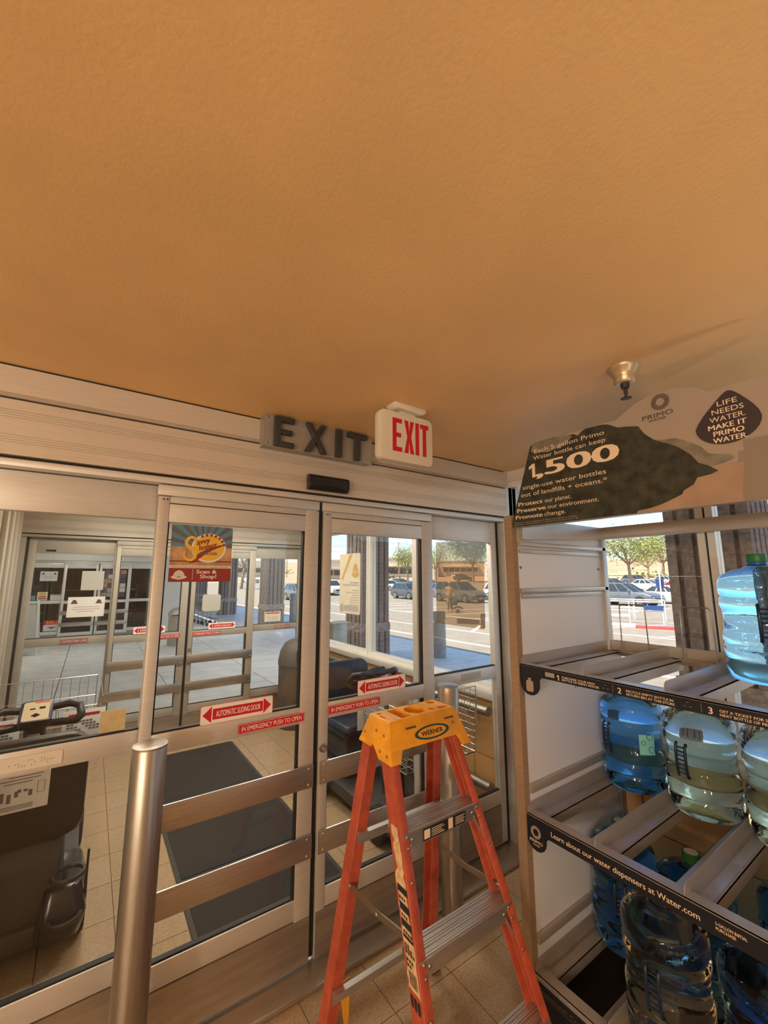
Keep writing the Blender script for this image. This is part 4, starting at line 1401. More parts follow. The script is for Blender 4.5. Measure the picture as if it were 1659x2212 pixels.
O('lettering', m, 'print_cream', hs, clean=False)
m = MB()
text_into(m, 'Each 5-gallon Primo', front(1.117, 2.300, ds), NX, ZD, .0185, .320, 'l', 0)
text_into(m, 'Water bottle can keep', front(1.124, 2.270, ds), NX, ZD, .0185, .330, 'l', 0)
text_into(m, ',500', front(1.112, 2.190, ds), NX, ZD, .066, .360, 'l', .035)
m.poly([front(*p, ds) for p in ((1.134, 2.190), (1.118, 2.190), (1.118, 2.254), (1.130, 2.254), (1.150, 2.243), (1.150, 2.230), (1.134, 2.237))])
text_into(m, 'single-use water bottles', front(1.190, 2.142, ds), NX, ZD, .0195, .388, 'l', 0)
text_into(m, 'out of landfills + oceans.*', front(1.200, 2.108, ds), NX, ZD, .0195, .400, 'l', 0)
text_into(m, 'Protect', front(1.217, 2.067, ds), NX, ZD, .0185, .128, 'l', .025)
text_into(m, 'our planet.', front(1.078, 2.067, ds), NX, ZD, .0185, .125, 'l', 0)
text_into(m, 'Preserve', front(1.226, 2.037, ds), NX, ZD, .0185, .150, 'l', .025)
text_into(m, 'our environment.', front(1.065, 2.037, ds), NX, ZD, .0185, .226, 'l', 0)
text_into(m, 'Promote', front(1.235, 2.007, ds), NX, ZD, .0185, .142, 'l', .025)
text_into(m, 'change.', front(1.084, 2.007, ds), NX, ZD, .0185, .102, 'l', 0)
O('lettering', m, 'print_cream', hs, clean=False)
m = MB()
text_into(m, '*Based on single use bottles of water replaced by one bottle', front(1.244, 1.988, ds), NX, ZD, .0055, .31, 'l', 0)
text_into(m, 'used many times before it is recycled at the end of its life', front(1.247, 1.979, ds), NX, ZD, .0055, .32, 'l', 0)
O('lettering', m, 'rack_grey', hs, clean=False)
O('logo_ring', ring(MB(), .592, 2.362, .030, .014, RX - ds, RX, 44, True), 'sign_brown', hs, clean=False)
m = MB()
text_into(m, 'PRIMO', front(.655, 2.3085, ds), NX, ZD, .0165, .100, 'l', 0)
text_into(m, 'WATER', front(.635, 2.296, ds), NX, ZD, .0085, .058, 'l', .012)
O('lettering', m, 'sign_brown', hs, clean=False)


# ------------------------------------------------------------------ water bottles
def bottle(label, x, y, z, body, handle_ang=200, neck=None, lab=False, group=None):
    b = E('water_bottle', label, 'bottle', (0, 0, 0), group)
    prof = [(0.02, .014), (.085, .010), (.104, .002), (.118, .006), (.130, .026), (.134, .05), (.1345, .068), (.1285, .078), (.1285, .084), (.1345, .094),
            (.1345, .122), (.1285, .132), (.1285, .138), (.134, .150), (.134, .172), (.128, .186), (.126, .235), (.128, .268), (.1345, .282), (.1345, .305), (.129, .315), (.129, .321), (.1345, .332),
            (.1345, .366), (.130, .386), (.116, .404), (.085, .420), (.055, .430), (.036, .438), (.029, .447), (.028, .470), (.0275, .478)]
    O('body', MB().lathe(prof, (0, 0, 0), 48), body, b, smooth=60)
    O('cap', MB().lathe([(.0315, .452), (.033, .456), (.0325, .482), (.031, .486), (.026, .487), (.025, .4855), (.002, .4855)], (0, 0, 0), 28), 'cap_green', b, smooth=40)
    O('cap_disc', MB().lathe([(.0245, .4856), (.0245, .4875), (.002, .4878)], (0, 0, 0), 24), 'cap_disc', b, smooth=40)
    if neck:
        O('neck_band', MB().lathe([(.0292, .439), (.031, .442), (.0305, .453), (.029, .455)], (0, 0, 0), 24), neck, b, smooth=40)
    a = R(handle_ang)
    ca, sa = math.cos(a), math.sin(a)

    def hp(r_, t, z_):
        return (ca * r_ - sa * t, sa * r_ + ca * t, z_)
    hm = MB()
    for t in (-.019, .019):
        hm.tube([hp(.122, t, .160), hp(.131, t, .172), hp(.136, t, .205), hp(.136, t, .255), hp(.133, t, .282), hp(.122, t, .294)], .0062, 8)
    for k in range(7):
        zz = .178 + k * .0168
        hm.tube([hp(.1345, -.019, zz), hp(.1345, .019, zz)], .0035, 6)
    O('handle', hm, 'handle_blue', b, smooth=60)
    if lab:
        m = MB()
        pts = []
        for i in range(7):
            q = R(lab + i * 5.2)
            pts.append((q, .185))
        lo = [(.1292 * math.cos(q), .1292 * math.sin(q), .150 + .03) for q, _ in pts]
        hi = [(.1292 * math.cos(q), .1292 * math.sin(q), .272) for q, _ in pts]
        m.loft([lo, hi], cap=False, closed=False)
        lb = O('bottle_label', m, 'label_cyan', b, clean=False)
        m = MB()
        for q0, zz, rr_ in ((lab + 8, .235, .009), (lab + 22, .262, .014), (lab + 24, .205, .014)):
            pts2 = []
            for i in range(16):
                t = 2 * math.pi * i / 16
                q = R(q0) + rr_ * math.cos(t) / .13
                pts2.append((.1300 * math.cos(q), .1300 * math.sin(q), min(.271, zz + rr_ * math.sin(t))))
            m.tube(pts2, .0012, 4, closed=True)
        O('label_rings', m, 'handle_blue', lb)
    b.location = (x, y, z)
    return b


Z1, Z2, Z3 = 1.345, .735, .145
bottle('light blue water bottle with green cap on the top shelf', 2.16, RY1 - 2.5 * BAY - .02, Z1 + .0005, 'bottle_blue', 196, 'neck_blue')
bottle('blue water bottle with cyan label on the middle shelf, nearest the white panel', 2.285, RY1 - .5 * BAY, Z2 + .0005, 'bottle_deep_blue', 150, 'neck_blue', 218)
bottle('clear water bottle on the middle shelf between two others', 2.285, RY1 - 1.5 * BAY, Z2 + .0005, 'bottle_clear', 168)
bottle('clear water bottle at the right edge of the middle shelf', 2.27, RY1 - 2.5 * BAY, Z2 + .0005, 'bottle_clear', 190)
bottle('clear water bottle at the front of the bottom tier', 1.795, RY1 - 1.5 * BAY, Z3 + .0005, 'bottle_smoke', 185)
bottle('dark blue bottle in the left bay of the bottom tier', 2.10, RY1 - .5 * BAY, Z3 + .0005, 'bottle_deep_blue', 200)
bottle('dark blue bottle behind the clear one on the bottom tier', 2.11, RY1 - 1.5 * BAY + .01, Z3 + .0005, 'bottle_deep_blue', 200)
bottle('dark blue bottle at the front right of the bottom tier', 1.82, RY1 - 2.5 * BAY, Z3 + .0005, 'bottle_deep_blue', 190)
bottle('dark blue bottle at the back of the right bay on the bottom tier', 2.275, RY1 - 2.5 * BAY + .01, Z3 + .0005, 'bottle_deep_blue', 200)


# ------------------------------------------------------------------ mobility scooters with baskets (local: forward is +y)
def wire_panel(m, p0, u, v, nu, nv, r=.0022):
    p0, u, v = Vector(p0), Vector(u), Vector(v)
    for i in range(nu + 1):
        a = p0 + u * (i / nu)
        m.tube([a, a + v], r if i not in (0, nu) else r * 1.6, 5)
    for j in range(nv + 1):
        a = p0 + v * (j / nv)
        m.tube([a, a + u], r if j not in (0, nv) else r * 1.6, 5)
    return m


def scooter(label, x, y, rot, seatcol):
    s = E('mobility_scooter', label, 'mobility scooter', (0, 0, 0))
    # chassis, rear box, footboard
    O('chassis', MB().prism(rrect(-.27, .27, -.52, .62, .08, 4), lambda u, v, w: (u, v, w), .085, .17), 'scooter_grey', s, bevel=.012)
    O('rear_body', MB().loft([rr3(-.24, .20, -.50, -.08, .17), rr3(-.24, .20, -.50, -.10, .42), rr3(-.20, .18, -.46, -.12, .50)]), 'scooter_grey', s, bevel=.012)
    O('fender', MB().loft([rr3(.12, .29, -.56, -.20, .09), rr3(.12, .31, -.58, -.16, .18), rr3(.14, .28, -.54, -.20, .30)]), 'black_gloss', s, bevel=.012)
    # seat
    O('seat', MB().loft([rr3(-.25, .25, -.46, .02, .50), rr3(-.26, .26, -.47, .04, .55), rr3(-.24, .24, -.45, .03, .59)]), seatcol, s, bevel=.015)
    bk = O('backrest', MB().prism(rrect(-.262, .262, .50, .985, .085, 5), lambda u, v, w: (u, w - .455 - (v - .5) * .10, v), -.035, .035), seatcol, s, bevel=.018)
    O('backrest_seam', MB().prism([(-.24, .735), (.24, .735), (.24, .741), (-.24, .741)], lambda u, v, w: (u, w - .455 - (v - .5) * .10, v), -.0375, -.034), 'gasket', bk)
    pl = B('instruction_plate', (-.105, .115, -.540, -.500, .685, .865), 'paper', s)
    m = MB()
    for k, (a, b) in enumerate(((-.02, .10), (-.035, .09), (-.07, .08), (-.05, .05))):
        m.box(a, b, -.5415, -.540, .845 - k * .013, .848 - k * .013)
    for a, z0, z1 in ((-.095, .745, .749), (-.06, .735, .775), (-.035, .728, .765), (-.01, .748, .772), (.0, .765, .778), (.022, .766, .776), (.04, .745, .770)):
        m.box(a, a + .014, -.5415, -.540, z0, z1)
    m.tube([(.072, -.5405, .75), (.098, -.5405, .75), (.098, -.5405, .80), (.072, -.5405, .80)], .0012, 4, closed=True)
    m.box(-.098, -.072, -.5415, -.540, .825, .835)
    for k in range(3):
        m.box(-.09, .06, -.5415, -.540, .697 + k * .007, .6995 + k * .007)
    O('plate_print', m, 'ink_grey', pl)
    # cane holder: two rings on a strap at the right rear corner
    ch = O('cane_holder', MB().tube([(.30, -.50, .42), (.30, -.50, .19)], .006, 6), 'black_plastic', s)
    for zz in (.37, .19):
        c_ = Vector((.225, -.565, zz))
        O('holder_ring', MB().tube([c_ + Vector((.062 * math.cos(t * math.pi / 8), .062 * math.sin(t * math.pi / 8), 0)) for t in range(16)], .010, 6, closed=True), 'black_plastic', ch, smooth=60)
    # wheels
    for wx, wy, r_ in ((-.27, -.36, .13), (.27, -.36, .13), (-.25, .46, .11), (.25, .46, .11)):
        wh = O('wheel', MB().tube([(wx - .04, wy, r_), (wx + .04, wy, r_)], r_, 20), 'tyre', s, bevel=.012)
        O('hub', MB().tube([(wx - .042, wy, r_), (wx + .042, wy, r_)], r_ * .5, 14), 'scooter_grey', wh)
    # tiller, console, handles
    O('tiller', MB().loft([rr3(-.07, .07, .22, .34, .16), rr3(-.060, .060, .13, .25, .55), rr3(-.05, .05, .03, .13, .90)]), 'scooter_black', s, bevel=.012)
    m = MB().box(-.028, .028, .012, .022, .83, .855)
    O('tiller_label', m, 'paper_grey', s)
    cp = lambda u, v, w: (u, -.005 + v * .80 - w * .45, .955 + v * .45 + w * .85)
    cn = O('console', MB().prism(rrect(-.075, .075, -.055, .125, .022, 3), cp, -.04, .015), 'scooter_navy', s, bevel=.006)
    O('console_face', MB().prism(rrect(-.060, .060, -.045, .112, .012, 3), cp, .015, .0165), 'console_tan', cn)
    m = MB().prism([(-.022, -.005), (.0, -.022), (.022, -.005), (0, .012)], cp, .0165, .0175)
    m.prism(rrect(.012, .04, .045, .062, .003, 2), cp, .0165, .0175)
    m.prism(rrect(-.03, -.005, .045, .055, .003, 2), cp, .0165, .0175)
    O('console_keys', m, 'black_gloss', cn)
    O('console_stripe', MB().prism(rrect(-.01, .055, .098, .106, .002, 2), cp, .0165, .0175), 'red_ink', cn)
    for q in (-1, 1):
        O('handlebar', MB().tube([(q * .045, .05, .90), (q * .12, .03, .90), (q * .19, -.01, .905), (q * .215, .0, .93), (q * .205, .05, .975), (q * .15, .09, .985), (q * .05, .09, .97)], [.02, .02, .022, .024, .022, .02, .02], 10), 'scooter_black', s, smooth=60)
    # wire basket in front
    bs = E('basket', None, None, (0, 0, 0))
    bs.parent = s
    W[bs.name] = Vector((0, 0, 0))
    x0, x1, y0, y1, z0, z1 = -.33, .33, .36, .86, .56, .93
    m = wire_panel(MB(), (x0 + .03, y0 + .02, z0), (x1 - x0 - .06, 0, 0), (-0.0, -.02, z1 - z0 - .04), 11, 3)
    O('near_side', m, 'steel_wire', bs, kind='stuff')
    m = wire_panel(MB(), (x0 + .03, y1 - .02, z0), (x1 - x0 - .06, 0, 0), (0, .02, z1 - z0 + .06), 11, 3)
    O('far_side', m, 'steel_wire', bs, kind='stuff')
    for q in (x0, x1):
        m = wire_panel(MB(), (q * .91, y0 + .02, z0), (0, y1 - y0 - .04, 0), (q * .09, 0, z1 - z0), 16, 9, .0016)
        O('end_side', m, 'steel_wire', bs, kind='stuff')
    m = wire_panel(MB(), (x0 + .03, y0 + .02, z0), (x1 - x0 - .06, 0, 0), (0, y1 - y0 - .04, 0), 8, 6)
    O('basket_floor', m, 'steel_wire', bs, kind='stuff')
    for q in (-.32, .12):
        pn = B('warning_plate', (q, q + .23, y0 - .012, y0 - .008, z1 - .25, z1 - .06), 'paper', bs, bevel=.001)
        pass
    m = MB()
    for q in (-.32, .12):
        for k in range(4):
            for j in range(9):
                if (k * 7 + j * 5) % 6 < 4:
                    m.box(q + .025 + j * .02, q + .041 + j * .02, y0 - .0135, y0 - .012, z1 - .135 - k * .017, z1 - .125 - k * .017)
    O('plate_print', m, 'ink_grey', bs)
    m = MB()
    for q in (-.32, .12):
        m.box(q + .03, q + .20, y0 - .0135, y0 - .012, z1 - .098, z1 - .082)
    O('plate_heading', m, 'red_ink', bs)
    B('basket_post', (-.04, .04, .30, .38, .15, .60), 'scooter_black', s, bevel=.006)
    s.location = (x, y, 0)
    s.rotation_euler = (0, 0, rot)
    return s


def rr3(x0, x1, y0, y1, z, r=.04):
    return [(p[0], p[1], z) for p in rrect(x0, x1, y0, y1, r, 3)]


scooter('black mobility scooter with basket behind the left sidelight', -.19, 3.20, 0, 'scooter_black')
scooter('navy seated mobility scooter parked under the vestibule windows behind the ladder', 1.97, 3.0, math.pi, 'scooter_navy')

# bin in the far corner of the vestibule
tb = E('waste_bin', 'dark domed waste bin in the far right corner of the vestibule', 'waste bin', (2.15, 4.95, 0))
O('body', MB().lathe([(.19, 0.0), (.205, .02), (.215, .70), (.218, .72)], (2.15, 4.95, 0), 28), 'bin_dark', tb, smooth=40)
O('dome_lid', MB().lathe([(.222, .70), (.222, .74), (.20, .86), (.15, .95), (.08, .99), (.002, 1.0)], (2.15, 4.95, 0), 28), 'bin_dark', tb, smooth=40)
B('swing_flap', (2.06, 2.24, 4.735, 4.745, .76, .88), 'black_plastic', tb)

# ------------------------------------------------------------------ added fill lamps, none in view: entry (behind the camera), vestibule, walk
def fill_light(parent, kind, loc, watts, colr, rot=None, soft=.14, size=None, cone=None):
    d = bpy.data.lights.new('fill_light', kind)
    d.energy = watts
    d.color = colr
    if kind in ('POINT', 'SPOT'):
        d.shadow_soft_size = soft
    if cone:
        d.spot_size = R(cone)
        d.spot_blend = .6
    if size:
        d.shape = 'RECTANGLE'
        d.size, d.size_y = size
    lo = bpy.data.objects.new('fill_light', d)
    link(lo)
    lo.parent = parent
    lo.location = Vector(loc) - W[parent.name]
    if rot:
        lo.rotation_euler = rot
    return lo


for i, (x, y) in enumerate(((-2.5, -.9), (-2.9, -3.2), (-4.9, -1.2), (-4.9, -3.8))):  # added pendants that light ceiling and floor, invented for the fill
    lp = E('added_pendant', ('added fill lamp left behind the camera, nearest one', 'added fill lamp farther back on the left', 'added fill lamp near the left wall', 'added fill lamp in the back left corner')[i], 'lamp', (x, y, ZC))
    O('cord', MB().tube([(x, y, ZC), (x, y, 1.96)], .006, 6), 'black_plastic', lp)
    O('canopy', MB().lathe([(.05, ZC), (.05, ZC - .02), (.01, ZC - .03)], (x, y, 0), 20), 'white_aluminium', lp)
    O('shade_cap', MB().lathe([(.03, 1.97), (.045, 1.955), (.045, 1.93)], (x, y, 0), 20), 'white_aluminium', lp)
    fill_light(lp, 'POINT', (x, y, 1.78), LAMP_W, LAMP_COL)
for i, (x, y) in enumerate(((-.6, -2.4), (.9, -2.4), (2.15, -2.3))):  # added upward spots to brighten the ceiling, dressed with stem and bowl
    lp = E('added_uplight', ('added upward fill lamp behind the camera, left of three', 'added upward fill lamp behind the camera, middle of three', 'added upward fill lamp behind the camera by the window')[i], 'lamp', (x, y, 0))
    O('base', MB().lathe([(.15, 0), (.15, .02), (.02, .03)], (x, y, 0), 24), 'stainless', lp, smooth=40)
    O('stem', MB().tube([(x, y, .02), (x, y, .55)], .014, 10), 'stainless', lp, smooth=40)
    O('bowl', MB().lathe([(.02, .55), (.12, .60), (.17, .70), (.165, .70), (.115, .61), (.01, .57)], (x, y, 0), 24), 'stainless', lp, smooth=40)
    fill_light(lp, 'SPOT', (x, y, .68), UP_W * (1, 1, 1.15)[i], (LAMP_COL, (1.0, .86, .68), (1.0, .96, .93))[i], (math.pi, 0, 0), .10, None, 150)  # the window one is whiter, standing in for daylight
for i, (x, y) in enumerate(((.3, 3.0), (1.6, 3.0), (.3, 4.6), (1.6, 4.6))):  # added above the view to lift the dark vestibule
    lp = E('added_ceiling_light', ('added vestibule fill light over the left scooter', 'added vestibule fill light over the floor mat near the inner doors', 'added vestibule fill light at the outer doors on the left', 'added vestibule fill light at the outer doors on the right')[i], 'ceiling light', (x, y, ZC))
    B('frame', (x - .32, x + .32, y - .17, y + .17, ZC - .012, ZC), 'white_aluminium', lp)
    B('diffuser', (x - .29, x + .29, y - .14, y + .14, ZC - .016, ZC - .012), 'fill_lamp_glow', lp)
    fill_light(lp, 'AREA', (x, y, ZC - .03), VEST_W, (1.0, .88, .72), None, size=(.58, .28))
for i, (x, y) in enumerate(((-.4, 12.0), (3.6, 8.5), (3.6, 14.5))):  # added to brighten the shaded walk and the facing entry
    lp = E('added_soffit_light', ('added fill light over the recess before the facing entry', 'added fill light over the walk, near one', 'added fill light over the walk, far one')[i], 'ceiling light', (x, y, 2.93))
    B('frame', (x - .3, x + .3, y - .3, y + .3, 2.915, 2.93), 'white_aluminium', lp)
    B('diffuser', (x - .26, x + .26, y - .26, y + .26, 2.91, 2.915), 'fill_lamp_glow', lp)
    fill_light(lp, 'AREA', (x, y, 2.90), WALK_W * (.6, 1, 1)[i], (1.0, .95, .88), None, size=(.52, .52))

# ------------------------------------------------------------------ outside: walk, canopy, columns
wk = E('walkway', 'pale concrete walk with saw cut joints along the storefront', 'walkway', (5, 8, 0), kind='structure')
B('bedding', (XF + .13, 7.50, -8, 46, -.15, -.03), 'joint', wk)
B('bedding', (-1.75, XF + .13, Y2 + .17, 13.95, -.15, -.03), 'joint', wk)
slabs = {}
for (xa, xb, ya, yb) in ((XF + .13, 7.5, -8, 46), (-1.75, XF + .13, Y2 + .17, 13.95)):
    nx = round((xb - xa) / 1.62)
    ny = round((yb - ya) / 1.8)
    w_, h_2 = (xb - xa) / nx, (yb - ya) / ny
    key = (w_, h_2)
    me0 = None
    for i in range(nx):
        for j in range(ny):
            x, y = xa + w_ * (i + .5), ya + h_2 * (j + .5)
            if me0 is None:
                o = O('concrete_slab', MB().box(x - w_ / 2 + .006, x + w_ / 2 - .006, y - h_2 / 2 + .006, y + h_2 / 2 - .006, -.03, 0), 'concrete', wk)
                me0 = (o, x, y)
            else:
                o = me0[0].copy()
                col.objects.link(o)
                o.parent = wk
                o.location = (x - me0[1], y - me0[2], 0)
B('curb', (7.50, 7.66, -8, 46, -.30, 0.0), 'concrete_post', label='concrete curb between the walk and the car park', cat='curb', kind='structure')

B('canopy', (XF + .12, 5.80, -8, 40, 2.95, 4.25), 'fascia', label='long flat canopy over the storefront walk', cat='canopy', kind='structure')
B('canopy', (-1.75, XF + .12, Y2 + .06, 14.2, 2.93, 4.35), 'soffit', label='canopy over the recess between the two entries', cat='canopy', kind='structure')
B('wall_store', (-2.0, -1.75, Y2, 14.2, -.1, 2.95), 'stucco', label='store wall in the recess left of the outer doors', cat='wall', kind='structure')
B('wall_recess', (-1.75, -.60, Y2 + .02, Y2 + .17, -.1, 2.95), 'stucco', label='short store wall left of the outer doors', cat='wall', kind='structure')
B('wall_over_windows', (XF + .0, XF + .12, -8, Y2 + .17, ZC + .1, 2.95), 'stucco', label='stucco strip between the windows and the canopy', cat='wall', kind='structure')

blk = {}


def block_mesh(kind):
    if kind in blk:
        return blk[kind]
    m = MB()
    a, b, h = .345, .1725, .192
    r_ = random.Random(sum(ord(q) for q in kind))
    if kind[0] == 'r':      # ribbed split block
        pts = []
        g = .040
        xs_ = [-a, -a + .15, -a + .15 + g, -a + .32, -a + .32 + g, -a + .49, -a + .49 + g, a]
        dep = .05
        out = [(-a, -b)]
        for x_ in (-.245, -.10, .06, .205):
            out += [(x_, -b), (x_ + .004, -b + dep), (x_ + g - .004, -b + dep), (x_ + g, -b)]
        out += [(a, -b)]
        for y0_ in (-.085, .06):
            out += [(a, y0_), (a - dep, y0_ + .004), (a - dep, y0_ + g - .004), (a, y0_ + g)]
        out += [(a, b), (-a, b)]
        for y0_ in (.10, -.045):
            out += [(-a, y0_), (-a + dep, y0_ - .004), (-a + dep, y0_ - g + .004), (-a, y0_ - g)]
        m.prism(out, lambda u, v, w: (u, v, w), 0, h)
    else:                   # rough block, uneven faces
        n = 7
        ring = []
        for i in range(n):
            ring.append((-a + 2 * a * i / n, -b))
        for i in range(4):
            ring.append((a, -b + 2 * b * i / 4))
        for i in range(n):
            ring.append((a - 2 * a * i / n, b))
        for i in range(4):
            ring.append((-a, b - 2 * b * i / 4))
        rings = []
        for q in range(4):
            rings.append([(x + r_.uniform(-.014, .014), y + r_.uniform(-.014, .014), h * q / 3) for x, y in ring])
        m.loft(rings)
    blk[kind] = m
    return m


protos = {}


def column(x, y, lab):
    c = E('brick_column', lab, 'column', (x, y, 0))
    z = 0.0
    k = 0
    while z < 2.86:
        rough = .56 < z < .75
        light = rough or z > 2.55
        for q in (-1, 1):
            kind = ('x%d' % (k % 3) if (rough or z > 2.55) else 'r')
            key = (kind, light)
            if key not in protos:
                o = O('block', block_mesh(kind), 'block_b' if light else 'block_a', None, kind=None)
                protos[key] = o.data
                o.parent = c
            else:
                o = bpy.data.objects.new('block', protos[key])
                col.objects.link(o)
                o.parent = c
            turn = 1 if (rough and k % 2) else 0
            s = 1.045 if z < .75 else 1.0
            o.scale = (s, s, 1)
            ang = (0 if q < 0 else math.pi) + (math.pi / 2 if turn else 0)
            off = Vector((0, q * .1725 * s, 0))
            if turn:
                off = Vector((-q * .1725 * s, 0, 0))
            o.rotation_euler = (0, 0, ang)
            o.location = (off.x, off.y, z)
        z += .1945
        k += 1
    return c


for x, y, lab in ((5.2, 1.52, 'ribbed brick column outside behind the water rack'), (5.10, 7.98, 'ribbed brick column seen through the right door leaf'), (5.55, 15.25, 'ribbed brick column seen through the right of the left leaf'),
               (5.45, 21.0, 'ribbed brick column beside the shopping carts outside'), (5.5, 27.5, 'farthest ribbed brick column along the walk')):
    column(x, y, lab)
for x, y, r_, h_, lab in ((6.46, 7.12, .14, .98, 'stout concrete bollard seen through the right sidelight'), (6.69, 15.9, .14, 1.10, 'stout concrete bollard far down the walk by the curb')):
    cb = E('concrete_bollard', lab, 'bollard', (x, y, 0))
    O('post', MB().lathe([(r_, 0), (r_, h_ - .25), (r_ - .02, h_ - .24), (r_ - .02, h_ - .19), (r_, h_ - .18), (r_, h_ - .02), (r_ - .02, h_)], (x, y, 0), 28), 'concrete_post', cb, smooth=40)
    O('top_plate', MB().lathe([(r_ - .03, h_ - .004), (r_ - .03, h_ + .012), (.01, h_ + .016)], (x, y, 0), 24), 'concrete', cb, smooth=40)
ns = E('ash_urn', 'narrow grey metal ash urn outside the vestibule corner', 'ash urn', (3.25, 6.0, 0))
B('body', (3.15, 3.38, 5.9, 6.1, 0, 1.02), 'rack_grey', ns, bevel=.006)
B('pale_side', (3.38, 3.40, 5.9, 6.1, 0, 1.02), 'white_aluminium', ns)
B('lid', (3.14, 3.41, 5.89, 6.11, 1.02, 1.05), 'white_aluminium', ns, bevel=.005)
tc_ = E('trash_can', 'tall beige trash can with arched hood on the walk', 'trash can', (1.98, 12.3, 0))
O('body', MB().lathe([(.22, 0), (.235, .03), (.235, .72), (.24, .75)], (1.98, 12.3, 0), 28), 'bin_beige', tc_, smooth=40)
m = MB()
ar = [(.235 * math.cos(R(a)), .75 + .20 * math.sin(R(a))) for a in range(0, 181, 12)]
ai = [(.19 * math.cos(R(a)), .75 + .15 * math.sin(R(a))) for a in range(180, -1, -12)]
m.prism(ar + ai, lambda u, v, w: (1.98 + u, 12.3 + w, v), -.2, .2)
O('arched_hood', m, 'bin_beige', tc_, smooth=40)
O('liner', MB().lathe([(.20, .70), (.20, .752), (.01, .753)], (1.98, 12.3, 0), 24), 'bin_dark', tc_, smooth=40)

# ------------------------------------------------------------------ facing storefront (another entry) down the walk
Y3 = 14.0
DX = -.80
doorwall(Y3, 'facing entry', 'white_aluminium', DX, 3, False)
leaf(Y3, 0.208, 0.956, 0.262, 0.900, 'left leaf of the facing entry doors beyond the walk', None, 'white_aluminium', DX)
leaf(Y3, 0.983, 1.740, 1.042, 1.658, 'right leaf of the facing entry doors beyond the walk', None, 'white_aluminium', DX)
sidelight(Y3 + .055, -0.54, 0.26, -0.48, 0.19, 'fixed panel of the facing entry with the sale sign', 'white_aluminium', DX)
sidelight(Y3 + .055, 1.655, 2.405, 1.735, 2.352, 'fixed panel right of the facing entry doors', 'white_aluminium', DX)
B('wall_facing', (-4.0, -1.40, Y3 + .02, Y3 + .2, -.1, 2.95), 'fascia', label='wall left of the facing entry', cat='wall', kind='structure')
B('wall_facing_right', (1.66, 2.55, Y3 + .02, Y3 + .2, -.1, 2.95), 'white_aluminium', label='pale metal panel right of the facing entry', cat='wall', kind='structure')
B('wall_facing_head', (-4.0, 2.55, Y3 + .02, Y3 + .2, ZC, 2.95), 'fascia', label='wall above the facing entry', cat='wall', kind='structure')
B('wall_facing_side', (2.43, 2.55, Y3 + .2, 40, -.1, 2.95), 'stucco', label='storefront wall running on past the facing entry', cat='wall', kind='structure')
sr = E('store_interior', 'dark store interior behind the facing entry', 'interior', (0, 17, 0), kind='structure')
B('back_wall', (-4.0, 2.43, 18.2, 18.3, -.1, 2.95), 'store_dark', sr)
B('side_wall', (-4.1, -4.0, Y3 + .2, 18.3, -.1, 2.95), 'store_dark', sr)
B('inner_floor', (-4.0, 2.43, Y3 + .2, 18.2, -.1, 0.0), 'store_dark', sr)
B('inner_ceiling', (-4.0, 2.43, Y3 + .2, 18.2, 2.60, 2.7), 'store_dark', sr)
for i, (xa, xb) in enumerate(((-2.2, -1.1), (-.8, .2), (.35, 1.4))):
    sh = E('store_shelf', ('wooden store shelf inside the facing entry, left one', 'wooden store shelf inside the facing entry, middle one', 'wooden store shelf inside the facing entry, right one')[i], 'shelf', ((xa + xb) / 2, 17.6, 0))
    for zz in (.25, .60, .95, 1.3):
        B('board', (xa, xb, 17.4, 17.9, zz, zz + .03), 'rack_grey', sh)
    for xx in (xa, xb - .03):
        B('upright', (xx, xx + .03, 17.4, 17.9, 0, 1.5), 'rack_grey', sh)
y3 = Y3 + .055
notice('paper_notice', 'small white notice with crests on the facing entry', -1.09, -.73, 1.64, 1.89, y3 + .018)
ss = E('sale_sign', 'red and white SALE sign low in the facing entry glass', 'sign', (-.73, Y3 + .07, .18))
B('sheet', (-.90, -.56, Y3 + .072, Y3 + .074, .36, .63), 'paper', ss)
B('red_band', (-.90, -.56, Y3 + .070, Y3 + .072, .52, .63), 'red_ink', ss)
T('SALE', ss, 'yellow_ink', (-.73, Y3 + .0695, .54), XD, ZD, .075, .25, 'c', .03)
O('printed_sketch', MB().prism([(-.84, .45), (-.73, .47), (-.62, .45), (-.70, .43), (-.73, .40), (-.76, .43)], lambda u, v, w: (u, w, v), Y3 + .0705, Y3 + .072), 'ink_grey', ss)
ye = E('offer_sign', 'yellow and red offer card in the facing entry glass', 'sign', (-1.0, Y3 + .07, 1.08))
yy3 = Y3 + .072
B('sheet', (-1.10, -.89, yy3, yy3 + .002, 1.145, 1.36), 'paper', ye)
O('yellow_oval', MB().prism(ellipse(-.995, 1.305, .085, .045, 20), lambda u, v, w: (u, w, v), yy3 - .001, yy3), 'yellow_ink', ye)
O('red_bars', MB().box(-1.07, -.92, yy3 - .001, yy3, 1.225, 1.25).box(-1.08, -.91, yy3 - .001, yy3, 1.175, 1.205), 'red_ink', ye, kind='stuff')
B('teal_card', (-1.25, -1.13, yy3, yy3 + .002, 1.145, 1.27), 'teal_ink', label='teal card in the corner of the facing entry glass', cat='sign')
notice('paper_notice', 'white card with red heading in the facing entry glass', -.83, -.60, 1.145, 1.29, yy3 + .001, 'paper', 3, False, True)
nb = E('notice_collage', 'patchwork of purple and grey flyers in the right leaf of the facing entry', 'notices', (.4, Y3 + .03, 1.2))
rc = random.Random(11)
for i in range(4):
    for j in range(6):
        xa, za = .25 + i * .145, 1.20 + j * .125
        B('flyer', (xa, xa + .135, Y3 + .0285, Y3 + .030, za, za + .115), rc.choice(['purple_ink', 'paper_grey', 'ink_grey', 'poster_tan', 'purple_ink', 'paper']), nb)
af = E('sandwich_board', 'white framed sandwich board by the facing entry', 'sandwich board', (-1.1, 12.7, 0))
